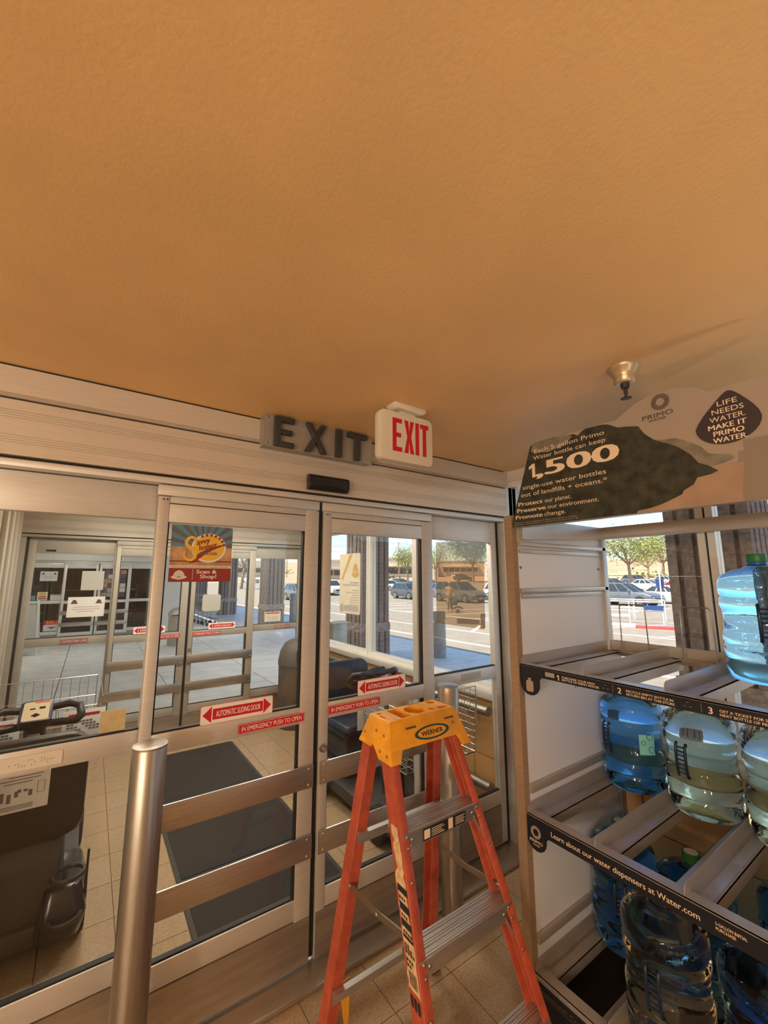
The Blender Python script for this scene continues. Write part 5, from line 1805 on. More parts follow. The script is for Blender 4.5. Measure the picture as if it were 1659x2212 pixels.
for q, ya in ((-1, 12.45), (1, 12.95)):
    o = MB()
    for xa in (-1.42, -.86):
        o.loft([[(xa - .02, ya - .015, 0), (xa + .02, ya - .015, 0), (xa + .02, ya + .015, 0), (xa - .02, ya + .015, 0)],
                [(xa + .10 * (1 if xa < -1.1 else -1) * .9 - .02, 12.7 + q * .02 - .015, 1.20), (xa + .10 * (1 if xa < -1.1 else -1) * .9 + .02, 12.7 + q * .02 - .015, 1.20), (xa + .10 * (1 if xa < -1.1 else -1) * .9 + .02, 12.7 + q * .02 + .015, 1.20), (xa + .10 * (1 if xa < -1.1 else -1) * .9 - .02, 12.7 + q * .02 + .015, 1.20)]])
    for zz in (.20, 1.16):
        k = zz / 1.2
        yb = ya + (12.7 + q * .02 - ya) * k
        o.box(-1.42 + .09 * k, -.86 - .09 * k, yb - .014, yb + .014, zz - .02, zz + .02)
    O('frame', o, 'white_aluminium', af)
    O('panel', MB().loft([[(-1.39, ya + .002 - q * -.10 * 0, .24), (-.90, ya + .002, .24), (-.90, ya + .008, .24), (-1.39, ya + .008, .24)],
                          [(-1.33, 12.7 + q * .02, 1.14), (-.96, 12.7 + q * .02, 1.14), (-.96, 12.7 + q * .02 + .006, 1.14), (-1.33, 12.7 + q * .02 + .006, 1.14)]]), 'paper_grey', af)


# ------------------------------------------------------------------ car park, ground, hills
def lerp_tab(t, x):
    for (a, b), (c, d) in zip(t, t[1:]):
        if x <= c:
            return b + (d - b) * (x - a) / (c - a)
    return t[-1][1]


GT = [(0, -.15), (8, -.16), (20, -.28), (40, -.36), (55, -.15), (75, .30), (100, .80), (140, 1.6), (200, 3.0), (300, 6.0), (450, 12), (700, 26), (1000, 44), (1600, 50)]


def gz(x, y):
    r_ = math.hypot(x, y)
    z = lerp_tab(GT, r_)
    if r_ > 250:
        a = math.atan2(x, y)
        z *= .80 + .20 * math.sin(a * 5.0 + 1.0) + .06 * math.sin(a * 17) + .03 * math.sin(a * 41)
    return z


def ground(name, r0, r1, nr, material, label, dz=0.0):
    m = MB()
    na = 70
    rows = []
    for i in range(nr + 1):
        r_ = r0 * (r1 / r0) ** (i / nr)
        row = []
        for j in range(na + 1):
            a = R(-12 + 150 * j / na)
            x, y = r_ * math.sin(a), r_ * math.cos(a)
            row.append((x, y, gz(x, y) + dz))
        rows.append(row)
    m.loft(rows, cap=False, closed=False)
    return O(name, m, material, label=label, cat='ground', kind='structure', smooth=80)


# near part as a plain grid so that it meets the curb
m = MB()
xs_ = [2.7, 7.6, 9, 12, 16, 20, 25, 30, 36, 42, 50, 60]
ys_ = [-60, -40, -25, -12, -4, 2, 8, 14, 20, 26, 32, 40, 50, 64, 80]
m.loft([[(x, y, gz(x, y)) for y in ys_] for x in xs_], cap=False, closed=False)
O('parking_lot', m, 'asphalt', label='sunlit tan asphalt car park', cat='ground', kind='structure', smooth=80)
ground('parking_lot', 58, 92, 6, 'asphalt', 'far part of the sunlit asphalt car park', -.02)
ground('dirt_field', 90, 420, 14, 'dirt', 'orange brown dirt field beyond the car park')
ground('hills', 410, 1500, 14, 'dirt', 'low bare hills on the horizon')
m = MB()
for j in range(30):
    a0, a1 = R(52 + j), R(53 + j)
    for a in (a0,):
        m.add([(q * math.sin(t), q * math.cos(t), gz(q * math.sin(t), q * math.cos(t)) + (.25 if q == 205 else .15) + (.9 * abs(math.sin(j * 1.7)) if q == 205 else 0)) for q, t in ((165, a0), (165, a1), (205, a1), (205, a0))], [(0, 1, 2, 3)])
O('dry_grass', m, 'dry_grass', label='strip of yellow dry grass beyond the car park', cat='grass', kind='stuff')

pm = E('parking_markings', 'white painted bay lines on the car park', 'road marking', (14, 8, -.2), kind='structure')


def stripe(x0, y0, x1, y1, w_=.11, material='line_white'):
    d = Vector((x1 - x0, y1 - y0, 0)).normalized()
    n_ = Vector((-d.y, d.x, 0)) * w_ / 2
    rings = []
    k = max(2, int(math.hypot(x1 - x0, y1 - y0) / 2))
    for i in range(k + 1):
        x, y = x0 + (x1 - x0) * i / k, y0 + (y1 - y0) * i / k
        z = gz(x, y)
        rings.append([(x + n_.x, y + n_.y, z - .02), (x - n_.x, y - n_.y, z - .02), (x - n_.x, y - n_.y, z + .008), (x + n_.x, y + n_.y, z + .008)])
    O('stripe', MB().loft(rings), material, pm)


stripe(9.4, -14, 9.4, 40, .12)
stripe(15.6, -2, 15.6, 34, .12)
stripe(11.6, 2, 11.6, 30, .10)
for k in range(14):
    y = 1.0 + k * 2.75
    stripe(15.6, y, 21.2, y - 1.2, .10)
for k in range(9):
    y = 3.5 + k * .95
    stripe(11.7, y, 13.6, y + 1.3, .16)
for k in range(9):
    y = 7.0 + k * 2.7
    stripe(26.5, y, 32.0, y, .10)


def wheel_stop(x, y, ang, material, label):
    d = Vector((math.cos(ang), math.sin(ang), 0))
    n_ = Vector((-d.y, d.x, 0))
    L_ = .92
    z = gz(x, y)
    sec = [(-.09, 0), (.09, 0), (.06, .12), (-.06, .12)]
    r_ = [[tuple(Vector((x, y, z)) + d * (s * L_) + n_ * u + Vector((0, 0, v))) for u, v in sec] for s in (-1, 1)]
    O('wheel_stop', MB().loft(r_), material, label=label, cat='wheel stop', bevel=.015)


wheel_stop(18.5, 7.5, R(115), 'red_paint', 'red painted wheel stop seen under the rack wire guards')
wheel_stop(18.3, 9.4, R(112), 'concrete', 'grey concrete wheel stop left of the red one')
wheel_stop(23.0, 11.8, R(112), 'concrete', 'grey concrete wheel stop farther out behind the red one')


# ------------------------------------------------------------------ cars (local: forward +x)
def car(kind, material, label, x, y, rot, group=None):
    c = E('car', label, 'car', (0, 0, 0), group)
    P = {'hatch': (4.0, 1.75, 1.52, .92, .95, -.2), 'sedan': (4.7, 1.8, 1.44, .92, .92, .0), 'suv': (4.5, 1.85, 1.66, 1.02, 1.02, -.2), 'van': (4.9, 1.95, 1.74, .98, 1.05, .1)}[kind]
    L, Wd, H, hood, belt, _ = P
    hl, hw = L / 2, Wd / 2
    if kind == 'van':
        prof = [(-hl, .35), (-hl, .98), (-hl + .05, belt), (hl * .36, belt), (hl * .72, .90), (hl - .10, .74), (hl, .58), (hl, .30), (hl - .25, .22), (-hl + .2, .25)]
        gb = (-hl + .10, hl * .42)
        gt = (-hl + .30, hl * .10)
    elif kind == 'suv':
        prof = [(-hl, .42), (-hl + .02, .95), (-hl + .08, belt), (hl * .38, belt), (hl * .74, .96), (hl - .08, .80), (hl, .60), (hl, .32), (hl - .25, .24), (-hl + .25, .28)]
        gb = (-hl + .14, hl * .40)
        gt = (-hl + .55, hl * .02)
    elif kind == 'hatch':
        prof = [(-hl, .38), (-hl + .02, .90), (-hl + .10, belt), (hl * .46, belt), (hl * .76, .86), (hl - .06, .70), (hl, .52), (hl, .28), (hl - .2, .2), (-hl + .2, .24)]
        gb = (-hl + .14, hl * .52)
        gt = (-hl + .42, hl * .08)
    else:
        prof = [(-hl, .36), (-hl + .02, .86), (-hl + .10, .93), (-hl + .75, .95), (hl * .34, .93), (hl * .74, .82), (hl - .08, .68), (hl, .50), (hl, .26), (hl - .2, .2), (-hl + .2, .22)]
        gb = (-hl + .55, hl * .40)
        gt = (-hl + 1.25, hl * .02)
        belt = .92
    body = O('body', MB().loft([[(u, w * hw, v) for u, v in prof] if abs(w) < .99 else [(u * .985, w * hw, .03 + v * .96) for u, v in prof] for w in (-1, -.93, .93, 1)]), material, c, bevel=.03, seg=2)
    # greenhouse: glass, roof, pillars
    zt_, ti, bi = H - .05, hw * .74, hw * .93
    glass = MB().loft([[(gb[0], -bi, belt - .02), (gb[1], -bi, belt - .02), (gb[1], bi, belt - .02), (gb[0], bi, belt - .02)], [(gt[0], -ti, zt_), (gt[1], -ti, zt_), (gt[1], ti, zt_), (gt[0], ti, zt_)]])
    O('windows', glass, 'car_glass', c, bevel=.02)
    O('roof', MB().loft([[(gt[0] - .05, -ti - .02, zt_ - .02), (gt[1] + .05, -ti - .02, zt_ - .02), (gt[1] + .05, ti + .02, zt_ - .02), (gt[0] - .05, ti + .02, zt_ - .02)],
                         [(gt[0] + .05, -ti + .08, H), (gt[1] - .05, -ti + .08, H), (gt[1] - .05, ti - .08, H), (gt[0] + .05, ti - .08, H)]]), material, c, bevel=.02)
    for s in (-1, 1):
        for k, fr in enumerate((0.0, .36, .68, 1.0)):
            b0 = gb[0] + (gb[1] - gb[0]) * fr
            t0 = gt[0] + (gt[1] - gt[0]) * fr
            wd = .05 if 0 < fr < 1 else .07
            O('pillar', MB().loft([[(b0 - wd, s * (bi + .012), belt - .03), (b0 + wd, s * (bi + .012), belt - .03), (b0 + wd, s * (bi - .04), belt - .03), (b0 - wd, s * (bi - .04), belt - .03)],
                                   [(t0 - wd * .7, s * (ti + .012), zt_), (t0 + wd * .7, s * (ti + .012), zt_), (t0 + wd * .7, s * (ti - .04), zt_), (t0 - wd * .7, s * (ti - .04), zt_)]]), material, c)
        O('mirror', MB().ball((gb[1] - .22, s * (hw + .07), belt + .06), .10, 8, (.7, 1, .8)), material, c, smooth=60)
        O('headlight', MB().loft([[(hl - .42, s * (hw - .02), .70), (hl - .06, s * (hw - .22), .60), (hl - .06, s * (hw - .22), .72), (hl - .42, s * (hw - .02), .80)], [(hl - .40, s * (hw + .005), .70), (hl + .012, s * (hw - .20), .60), (hl - .03, s * (hw - .20), .72), (hl - .40, s * (hw + .005), .80)]]), 'lamp_clear', c)
        B('tail_light', (-hl - .015, -hl + .12, *sorted((s * (hw - .28), s * (hw + .008))), .70, .90), 'lamp_red', c)
        for wx in (-hl + .82, hl - .88):
            r_ = .33 if kind in ('suv', 'van') else .31
            O('wheel_arch', MB().tube([(wx, s * (hw - .25), r_ + .03), (wx, s * (hw + .004), r_ + .03)], r_ + .055, 20), 'tyre', c)
            wl_ = O('wheel', MB().tube([(wx, s * (hw - .20), r_), (wx, s * (hw + .012), r_)], r_, 20), 'tyre', c, bevel=.02)
            m = MB()
            for q in range(5):
                a = 2 * math.pi * q / 5
                ca, sa = math.cos(a), math.sin(a)
                y0, y1 = sorted((s * (hw + .012), s * (hw + .026)))
                m.loft([[(wx + ca * .04 - sa * .03, y0, r_ + sa * .04 + ca * .03), (wx + ca * .04 + sa * .03, y0, r_ + sa * .04 - ca * .03), (wx + ca * .04 + sa * .03, y1, r_ + sa * .04 - ca * .03), (wx + ca * .04 - sa * .03, y1, r_ + sa * .04 + ca * .03)],
                        [(wx + ca * .21 - sa * .04, y0, r_ + sa * .21 + ca * .04), (wx + ca * .21 + sa * .04, y0, r_ + sa * .21 - ca * .04), (wx + ca * .21 + sa * .04, y1, r_ + sa * .21 - ca * .04), (wx + ca * .21 - sa * .04, y1, r_ + sa * .21 + ca * .04)]])
            m.tube([(wx + .215 * math.cos(t * math.pi / 8), s * (hw + .016), r_ + .215 * math.sin(t * math.pi / 8)) for t in range(16)], .018, 5, closed=True)
            O('rim', m, 'hub', wl_)
    B('grille', (hl - .02, hl + .012, -.5, .5, .46, .62), 'black_gloss', c)
    B('license_plate', (hl + .005, hl + .02, -.16, .16, .36, .45), 'sticker_white', c)
    B('front_bumper', (hl - .12, hl + .03, -hw * .9, hw * .9, .28, .36), material, c, bevel=.02)
    B('rear_bumper', (-hl - .03, -hl + .12, -hw * .92, hw * .92, .34, .50), material, c, bevel=.02)
    c.location = (x, y, gz(x, y))
    c.rotation_euler = (0, 0, R(rot))
    return c


cars = [('van', 'car_silver', 'silver minivan seen behind the film poster on the right sidelight', 26.2, 26.15, -92),
        ('hatch', 'car_grey', 'small dark grey hatchback seen past the brick column in the right leaf', 25.7, 32.6, -92),
        ('suv', 'car_white', 'white car right of the silver minivan', 30.6, 24.6, -92),
        ('sedan', 'car_blue', 'blue sedan just behind the silver minivan', 30.0, 32.4, -90),
        ('suv', 'car_silver', 'silver crossover seen through the rack window', 33.2, 15.7, -93),
        ('sedan', 'car_white', 'white sedan with black wheels right of the silver crossover', 38.2, 14.6, -93),
        ('sedan', 'car_white', 'white sedan two rows behind the silver crossover', 58.0, 24.6, -92),
        ('suv', 'car_grey', 'dark grey car far behind at the rack window edge', 53.5, 26.8, -92),
        ('suv', 'car_black', 'black sport utility car alone at the far edge of the car park', 72.2, 70.6, -60),
        ('suv', 'car_red', 'red car showing its tail at the edge of the rack column', 55.0, 20.3, 80),
        ('hatch', 'car_silver', 'silver car seen through the right edge of the left leaf', 15.7, 35.9, -90),
        ('sedan', 'car_white', 'white sedan behind the grey hatchback, left one', 34.1, 47.6, -92),
        ('sedan', 'car_silver', 'silver sedan behind the grey hatchback, middle one', 40.3, 53.3, -92),
        ('sedan', 'car_blue', 'pale blue sedan behind the grey hatchback, right one', 34.8, 42.2, -92),
        ('suv', 'car_white', 'white car seen at the left edge of the vestibule window', 22.8, 43.3, -92),
        ('hatch', 'car_silver', 'silver car left of the minivan at the door stile', 38.6, 44.6, -92),
        ('sedan', 'car_blue', 'dark blue car seen past the trash can through the left leaf', 6.9, 42.0, -100),
        ('sedan', 'car_white', 'distant white car beneath the thin tree', 27.4, 88.0, -80),
        ('suv', 'car_silver', 'distant silver car on the far lane behind the crossover', 78, 35.0, -92),
        ('sedan', 'car_white', 'distant white car on the far lane near the trees', 80, 31.0, -92),
        ('sedan', 'car_grey', 'distant grey car on the far lane left of the trees', 77.5, 40.5, -92),
        ('suv', 'car_white', 'distant white car parked by the pale building', 92, 92, -70)]
for a in cars:
    car(*a)


# ------------------------------------------------------------------ trees
def tree(label, x, y, h, cr, material, seed, droop=0.0, dens=1.0, lean=.0, group=None):
    rg = random.Random(seed)
    z0 = gz(x, y) - .1
    t = E('tree', label, 'tree', (x, y, z0))
    tr = MB()
    fork = Vector((x + lean * h * .3, y, z0 + h * .36))
    tr.tube([(x, y, z0), (x + lean * h * .12, y, z0 + h * .18), tuple(fork)], [h * .032, h * .026, h * .022], 8)
    O('trunk', tr, 'bark', t, smooth=60)
    tips = []
    for k in range(7):
        a = 2 * math.pi * k / 7 + rg.uniform(-.3, .3)
        e = rg.uniform(.35, 1.15)
        d = Vector((math.cos(a) * math.cos(e), math.sin(a) * math.cos(e), math.sin(e)))
        mid = fork + d * cr * .55 + Vector((0, 0, cr * .1))
        tip = fork + d * cr * 1.05 + Vector((0, 0, h * .16))
        b = MB().tube([tuple(fork), tuple(mid), tuple(tip)], [h * .017, h * .010, h * .004], 6)
        O('branch', b, 'bark', t, smooth=60)
        tips += [mid + (tip - mid) * .3, tip, (mid + tip) / 2 + Vector((rg.uniform(-1, 1), rg.uniform(-1, 1), rg.uniform(0, .8))) * cr * .3]
    fm = MB()
    for p in tips:
        for _ in range(int(230 * dens)):
            o = Vector((rg.gauss(0, 1), rg.gauss(0, 1), rg.gauss(0, .75) - droop * abs(rg.gauss(0, 1)))) * cr * .24
            q = p + o
            s_ = cr * rg.uniform(.018, .036)
            u = Vector((rg.uniform(-1, 1), rg.uniform(-1, 1), rg.uniform(-.4, .4) - droop)).normalized() * s_ * 1.5
            v = u.cross(Vector((rg.uniform(-1, 1), rg.uniform(-1, 1), rg.uniform(-1, 1)))).normalized() * s_ * .6
            fm.add([q - u, q + v, q + u, q - v], [(0, 1, 2, 3)])
    O('foliage', fm, material, t, clean=False, kind='stuff')
    return t


tree('broad eucalyptus tree behind the silver crossover', 72.4, 33.4, 9.6, 4.2, 'leaf', 1, .3, 1.0, -.1)
tree('eucalyptus tree at the edge of the brick column behind the rack', 88.0, 34.7, 10.6, 4.4, 'leaf', 2, .3, 1.0, .1)
tree('large dark crowned tree behind the black car', 69.4, 65.1, 10.2, 5.6, 'leaf_dark', 3, .25, 1.3)
tree('weeping yellow green tree past the brick column', 46.9, 59.9, 7.8, 2.8, 'leaf', 4, .9, .9)
tree('tall loose tree at the left edge of the right sidelight', 42.1, 47.1, 8.4, 2.6, 'leaf', 5, .3, .5, .05)
tree('thin bare branched tree seen through the left leaf', 17.8, 61.6, 8.6, 2.9, 'leaf', 6, .2, .30, .15)
tree('small tree at the far right of the dirt field', 98.0, 58.0, 7.0, 3.6, 'leaf_dark', 7, .2, .7)
tree('distant tree left of the rack window', 104.0, 44.0, 8.0, 3.8, 'leaf', 8, .3, .8)
tree('distant tree beside the tan warehouse', 74.0, 86.0, 7.5, 3.4, 'leaf_dark', 9, .2, .7)
for i in (0, 2, 3, 4, 6, 7, 8, 9, 10, 11):
    rg2 = random.Random(40 + i)
    a = R(8 + i * 6.6)
    r_ = (128, 146, 215, 232)[i % 4] + rg2.uniform(-5, 5)
    x, y = r_ * math.sin(a), r_ * math.cos(a)
    bm_ = MB()
    for _ in range(140):
        q = Vector((rg2.gauss(0, 1) * 2.2, rg2.gauss(0, 1) * 2.2, abs(rg2.gauss(0, .8)) * 1.1))
        u = Vector((rg2.uniform(-1, 1), rg2.uniform(-1, 1), rg2.uniform(-1, 1))).normalized() * .5
        v = u.cross(Vector((rg2.uniform(-1, 1), rg2.uniform(-1, 1), 1))).normalized() * .3
        q += Vector((x, y, gz(x, y)))
        bm_.add([q - u, q + v, q + u, q - v], [(0, 1, 2, 3)])
    O('bush', bm_, 'leaf_dark', label='distant desert bush in the dirt field', cat='bush', group='bushes in the dirt field', clean=False)


# ------------------------------------------------------------------ far buildings
def building(label, x, y, w_, d_, h_, ang, material, win=None):
    b = E('building', label, 'building', (0, 0, 0))
    B('walls', (-w_ / 2, w_ / 2, -d_ / 2, d_ / 2, -2, h_), material, b)
    B('parapet', (-w_ / 2 - .2, w_ / 2 + .2, -d_ / 2 - .2, d_ / 2 + .2, h_, h_ + .35), 'fascia', b)
    if win:
        n_, z0, z1, x0, x1 = win
        for k in range(n_):
            xa = x0 + (x1 - x0) * k / n_
            B('window', (xa + .15, xa + (x1 - x0) / n_ - .15, -d_ / 2 - .08, -d_ / 2 + .02, z0, z1), 'far_window', b)
        B('awning', (x0 - .5, x1 + .5, -d_ / 2 - 1.2, -d_ / 2, z1 + .3, z1 + .6), 'fascia', b)
    b.location = (x, y, gz(x, y))
    b.rotation_euler = (0, 0, R(ang))
    return b


building('plain tan warehouse beyond the weeping tree', 91.7, 121.2, 26, 16, 6.3, -38, 'far_building', (3, 1.0, 3.2, -9, 4))
building('low pale building with a row of dark windows behind the large tree', 118, 118, 20, 12, 5.4, -45, 'far_building_pale', (6, 1.6, 3.0, -6, 7))
building('small tan building at the far left of the vestibule window', 57.4, 108, 16, 10, 5.0, -28, 'far_building', (4, 1.0, 2.4, -6, 6))
building('long flat roofed building on the far left horizon', 32, 150, 40, 12, 5.0, -12, 'far_building_pale', (8, 1.4, 2.8, -18, 18))

# utility poles and wires
poles = []
for i, (x, y) in enumerate(((52, 130), (84, 112), (116, 94), (148, 76))):
    z = gz(x, y)
    p = E('utility_pole', ('wooden utility pole beyond the car park, leftmost', 'wooden utility pole behind the tan warehouse', 'wooden utility pole behind the pale building', 'wooden utility pole at the right of the dirt field')[i], 'utility pole', (x, y, z))
    O('pole', MB().tube([(x, y, z), (x, y, z + 12)], [.16, .11], 8), 'bark', p, smooth=60)
    O('crossarm', MB().tube([(x - .9, y - 1.6, z + 11.4), (x + .9, y + 1.6, z + 11.4)], .08, 6), 'bark', p)
    poles.append((x, y, z))
for k, dz in enumerate((11.5, 9.6)):
    pts = []
    for (a, b) in zip(poles, poles[1:]):
        for t in range(6):
            f = t / 6
            pts.append((a[0] + (b[0] - a[0]) * f, a[1] + (b[1] - a[1]) * f, a[2] + (b[2] - a[2]) * f + dz - 1.2 * 4 * f * (1 - f)))
    pts.append((poles[-1][0], poles[-1][1], poles[-1][2] + dz))
    O('power_line', MB().tube(pts, .035, 5), 'black_plastic', label=('upper power line strung between the poles', 'lower power line strung between the poles')[k], cat='power line')

# cart corral of white pipes with a blue plate
cr_ = E('cart_corral', 'white pipe cart corral with blue plates in front of the silver crossover', 'cart corral', (22, 10, gz(22, 10)))


def cpt(x, y, z): return (x, y, gz(x, y) + z)


for (xa, ya), (xb, yb) in (((20.4, 8.2), (19.6, 10.6)), ((22.4, 8.9), (21.6, 11.3))):
    for zz in (.95, .55):
        O('pipe', MB().tube([cpt(xa, ya, zz), cpt(xb, yb, zz)], .028, 8), 'corral_white', cr_, smooth=60)
    for f in (0, .5, 1):
        x, y = xa + (xb - xa) * f, ya + (yb - ya) * f
        O('post', MB().tube([cpt(x, y, 0), cpt(x, y, .97)], .028, 8), 'corral_white', cr_, smooth=60)
for x, y, h_ in ((20.4, 8.2, 2.45), (21.6, 11.3, 2.35)):
    O('sign_post', MB().tube([cpt(x, y, 0), cpt(x, y, h_)], .03, 8), 'corral_white', cr_, smooth=60)
z = gz(20.4, 8.2)
O('blue_plate', MB().loft([[(20.52, 8.10, z + 1.55), (20.34, 8.35, z + 1.55), (20.36, 8.37, z + 1.55), (20.54, 8.12, z + 1.55)], [(20.52, 8.10, z + 1.95), (20.34, 8.35, z + 1.95), (20.36, 8.37, z + 1.95), (20.54, 8.12, z + 1.95)]]), 'sign_blue', cr_)
O('blue_board', MB().loft([[(20.35, 8.15, z + .60), (20.12, 8.85, z + .60), (20.16, 8.87, z + .60), (20.39, 8.17, z + .60)], [(20.35, 8.15, z + .80), (20.12, 8.85, z + .80), (20.16, 8.87, z + .80), (20.39, 8.17, z + .80)]]), 'sign_blue', cr_)


# ------------------------------------------------------------------ shopping carts outside
def shopping_cart(label, x, y, rot):
    s = E('shopping_cart', label, 'shopping cart', (0, 0, 0))
    m = wire_panel(MB(), (-.24, -.40, .46), (.48, 0, 0), (0, 0, .46), 8, 5, .003)
    wire_panel(m, (-.20, .42, .56), (.40, 0, 0), (0, .03, .38), 7, 5, .003)
    for q in (-1, 1):
        p = Vector((q * .24, -.40, .46))
        wire_panel(m, p, (-q * .04, .82, .08), (0, 0, .44), 12, 5, .003)
    wire_panel(m, (-.22, -.40, .47), (.44, 0, 0), (0, .82, .08), 7, 10, .003)
    O('basket', m, 'steel_wire', s, kind='stuff')
    m = MB()
    for q in (-1, 1):
        m.tube([(q * .25, -.50, .98), (q * .25, -.44, .90), (q * .25, -.36, .42), (q * .22, -.38, .14)], .013, 6)
        m.tube([(q * .25, -.40, .22), (q * .16, .46, .20)], .013, 6)
        m.tube([(q * .20, .30, .54), (q * .16, .44, .16)], .010, 6)
    O('frame', m, 'steel_wire', s, smooth=60)
    O('handle', MB().tube([(-.26, -.50, .98), (.26, -.50, .98)], .018, 8), 'sign_blue', s, smooth=60)
    O('child_seat', MB().box(-.20, .20, -.385, -.375, .62, .82), 'black_plastic', s)
    for wx, wy in ((-.22, -.36), (.22, -.36), (-.15, .42), (.15, .42)):
        O('caster', MB().tube([(wx - .014, wy, .062), (wx + .014, wy, .062)], .06, 14), 'tyre', s, smooth=40)
    s.location = (x, y, 0)
    s.rotation_euler = (0, 0, rot)


shopping_cart('wire shopping cart on the walk by the brick column, nearest one', 3.72, 16.6, R(8))
shopping_cart('wire shopping cart on the walk, nested behind the nearest one', 3.70, 17.1, R(6))
shopping_cart('wire shopping cart on the walk, last of the row', 3.66, 17.6, R(5))


# ------------------------------------------------------------------ person crossing the car park
def skin_obj(name, joints, edges, material, parent, levels=2, root=0):
    me = bpy.data.meshes.new(name)
    me.from_pydata([j[:3] for j in joints], edges, [])
    o = bpy.data.objects.new(name, me)
    link(o)
    md_ = o.modifiers.new('skin', 'SKIN')
    md_.use_smooth_shade = True
    for i, j in enumerate(joints):
        r_ = j[3]
        me.skin_vertices[0].data[i].radius = (r_, j[4] if len(j) > 4 else r_)
        me.skin_vertices[0].data[i].use_root = (i == root)
    sb_ = o.modifiers.new('sub', 'SUBSURF')
    sb_.levels = levels
    sb_.render_levels = levels
    bpy.context.view_layer.update()
    ev = o.evaluated_get(bpy.context.evaluated_depsgraph_get())
    nm_ = bpy.data.meshes.new_from_object(ev)
    o.modifiers.clear()
    o.data = nm_
    nm_.materials.clear()
    nm_.materials.append(MATS[material])
    nm_.polygons.foreach_set('use_smooth', [True] * len(nm_.polygons))
    o.parent = parent
    W[o.name] = W[parent.name]
    return o


pn = E('person', 'person in tan shirt and camouflage trousers carrying a bag across the car park', 'person', (0, 0, 0))
# local: faces -y, feet at z=0, height 1.76 ; left and right mirrored with a walking pose
J = [(0, 0, .96, .13, .10), (0, .0, 1.10, .125, .09), (0, .01, 1.28, .145, .10), (0, .01, 1.42, .10, .075), (0, .0, 1.49, .052), (0, -.01, 1.555, .058), (0, -.012, 1.62, .082, .095), (0, -.008, 1.69, .080, .092), (0, .0, 1.735, .05, .06),
     # arm r
     (-.165, .01, 1.415, .055), (-.235, .02, 1.17, .042), (-.185, -.17, 1.03, .034), (-.165, -.24, 1.03, .028),
     # arm l
     (.165, .01, 1.415, .055), (.24, .03, 1.16, .042), (.215, -.15, 1.00, .034), (.205, -.215, .985, .028),
     # leg r forward
     (-.095, 0, .90, .088), (-.105, -.12, .51, .058), (-.11, -.11, .10, .042), (-.115, -.22, .045, .035),
     # leg l back
     (.095, .0, .90, .088), (.105, .03, .50, .058), (.11, .16, .12, .042), (.112, .06, .05, .035)]
Eg = [(0, 1), (1, 2), (2, 3), (3, 4), (4, 5), (5, 6), (6, 7), (7, 8), (3, 9), (9, 10), (10, 11), (11, 12), (3, 13), (13, 14), (14, 15), (15, 16), (0, 17), (17, 18), (18, 19), (19, 20), (0, 21), (21, 22), (22, 23), (23, 24)]
for hx, hand in ((-1, 12), (1, 16)):
    bx, by, bz = J[hand][:3]
    for f, (dx_, ln) in enumerate(((-.024, .075), (-.008, .088), (.008, .082), (.024, .062))):
        i = len(J)
        J += [(bx + dx_, by - .045, bz - .004, .0095), (bx + dx_, by - .045 - ln * .55, bz - .018, .0085), (bx + dx_ * .9, by - .045 - ln * .75, bz - .048, .0075)]
        Eg += [(hand, i), (i, i + 1), (i + 1, i + 2)]
    i = len(J)
    J += [(bx - hx * .034, by - .018, bz + .004, .010), (bx - hx * .046, by - .052, bz - .012, .0085)]
    Eg += [(hand, i), (i, i + 1)]
skin_obj('body', J, Eg, 'skin', pn, 2)
skin_obj('shirt', [(0, 0, .95, .155, .125), (0, 0, 1.12, .152, .12), (0, .01, 1.29, .172, .128), (0, .01, 1.42, .125, .10), (0, .004, 1.462, .07), (-.17, .01, 1.425, .078), (-.212, .016, 1.27, .070), (.17, .01, 1.425, .078), (.214, .02, 1.265, .070)], [(0, 1), (1, 2), (2, 3), (3, 4), (3, 5), (5, 6), (3, 7), (7, 8)], 'shirt_tan', pn, 2)
skin_obj('trousers', [(0, 0, .985, .158, .128), (0, 0, .90, .165, .13), (-.10, -.02, .82, .112), (-.108, -.12, .51, .088), (-.11, -.112, .16, .080), (.10, .01, .82, .112), (.107, .032, .50, .088), (.11, .15, .17, .080)], [(0, 1), (1, 2), (2, 3), (3, 4), (1, 5), (5, 6), (6, 7)], 'camouflage', pn, 2, 1)
skin_obj('boot', [(-.11, -.105, .17, .058), (-.112, -.10, .06, .052), (-.115, -.20, .042, .046), (-.117, -.27, .036, .034)], [(0, 1), (1, 2), (2, 3)], 'boot', pn)
skin_obj('boot', [(.11, .16, .18, .058), (.112, .155, .075, .052), (.113, .06, .046, .046), (.114, -.01, .036, .034)], [(0, 1), (1, 2), (2, 3)], 'boot', pn)
O('cap', MB().lathe([(.098, 1.685), (.100, 1.70), (.097, 1.745), (.085, 1.775), (.04, 1.79), (.002, 1.792)], (0, -.006, 0), 20), 'camouflage', pn, smooth=50)
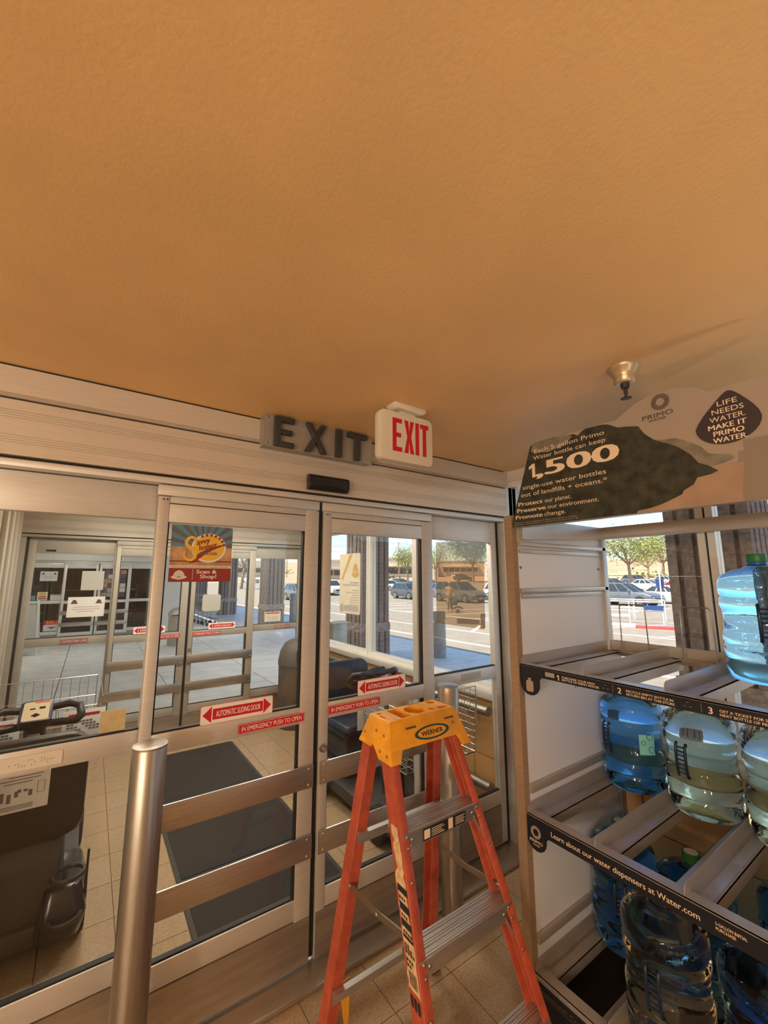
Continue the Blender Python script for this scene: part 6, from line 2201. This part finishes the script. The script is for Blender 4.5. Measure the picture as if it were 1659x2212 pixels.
O('cap_brim', MB().prism([(-.07, -.08), (.07, -.08), (.06, -.14), (.03, -.17), (-.03, -.17), (-.06, -.14)], lambda u, v, w: (u, v, w - .25 * (abs(v) - .08)), 1.687, 1.697), 'camouflage', pn)
for q in (-1, 1):
    O('eye', MB().ball((q * .032, -.098, 1.632), .011, 8), 'hair', pn, smooth=70)
    O('ear', MB().ball((q * .084, .0, 1.622), .026, 8, (.4, .7, 1.1)), 'skin', pn, smooth=70)
O('nose', MB().loft([[(-.008, -.100, 1.645), (.008, -.100, 1.645), (.006, -.095, 1.645)], [(-.016, -.098, 1.598), (.016, -.098, 1.598), (0, -.128, 1.600)]]), 'skin', pn, smooth=70)
O('mouth', MB().ball((0, -.096, 1.575), .024, 8, (1, .35, .22)), 'red_ink' if False else 'boot', pn, smooth=70)
O('hair', MB().lathe([(.094, 1.63), (.100, 1.66), (.098, 1.69)], (0, .010, 0), 18), 'hair', pn, smooth=60)
bgx, bgy = 13.9 * 24.8 / 19.5, 14.55 * 24.8 / 19.5
pn.location = (17.54, 18.38, gz(17.54, 18.38))
pn.rotation_euler = (0, 0, R(-38))
hb = E('hand_bag', 'dark bag carried low by the person in the car park', 'bag', (0, 0, 0))
O('bag_body', MB().loft([rr3(.13, .42, -.30, -.16, .42, .03), rr3(.11, .44, -.32, -.14, .60, .03), rr3(.14, .41, -.29, -.17, .80, .03)]), 'cloth_dark', hb, bevel=.01)
for yy in (-.27, -.19):
    O('strap', MB().tube([(.17, yy, .80), (.185, -.235, .95), (.205, -.255, .965), (.24, -.235, .95), (.38, yy, .80)], .009, 6), 'cloth_dark', hb, smooth=60)
hb.location = pn.location
hb.rotation_euler = pn.rotation_euler

# small print that cannot be picked apart singly stays joined
for o in scene.objects:
    if o.type == 'MESH' and o.name.split('.')[0] in ('crest', 'text_lines', 'plate_print', 'label_print', 'label_remains', 'icon'):
        o['kind'] = 'stuff'
for o in (hs, s1, s2, po):
    for c in o.children_recursive:
        if c.name.startswith('lettering'):
            c['kind'] = 'stuff'
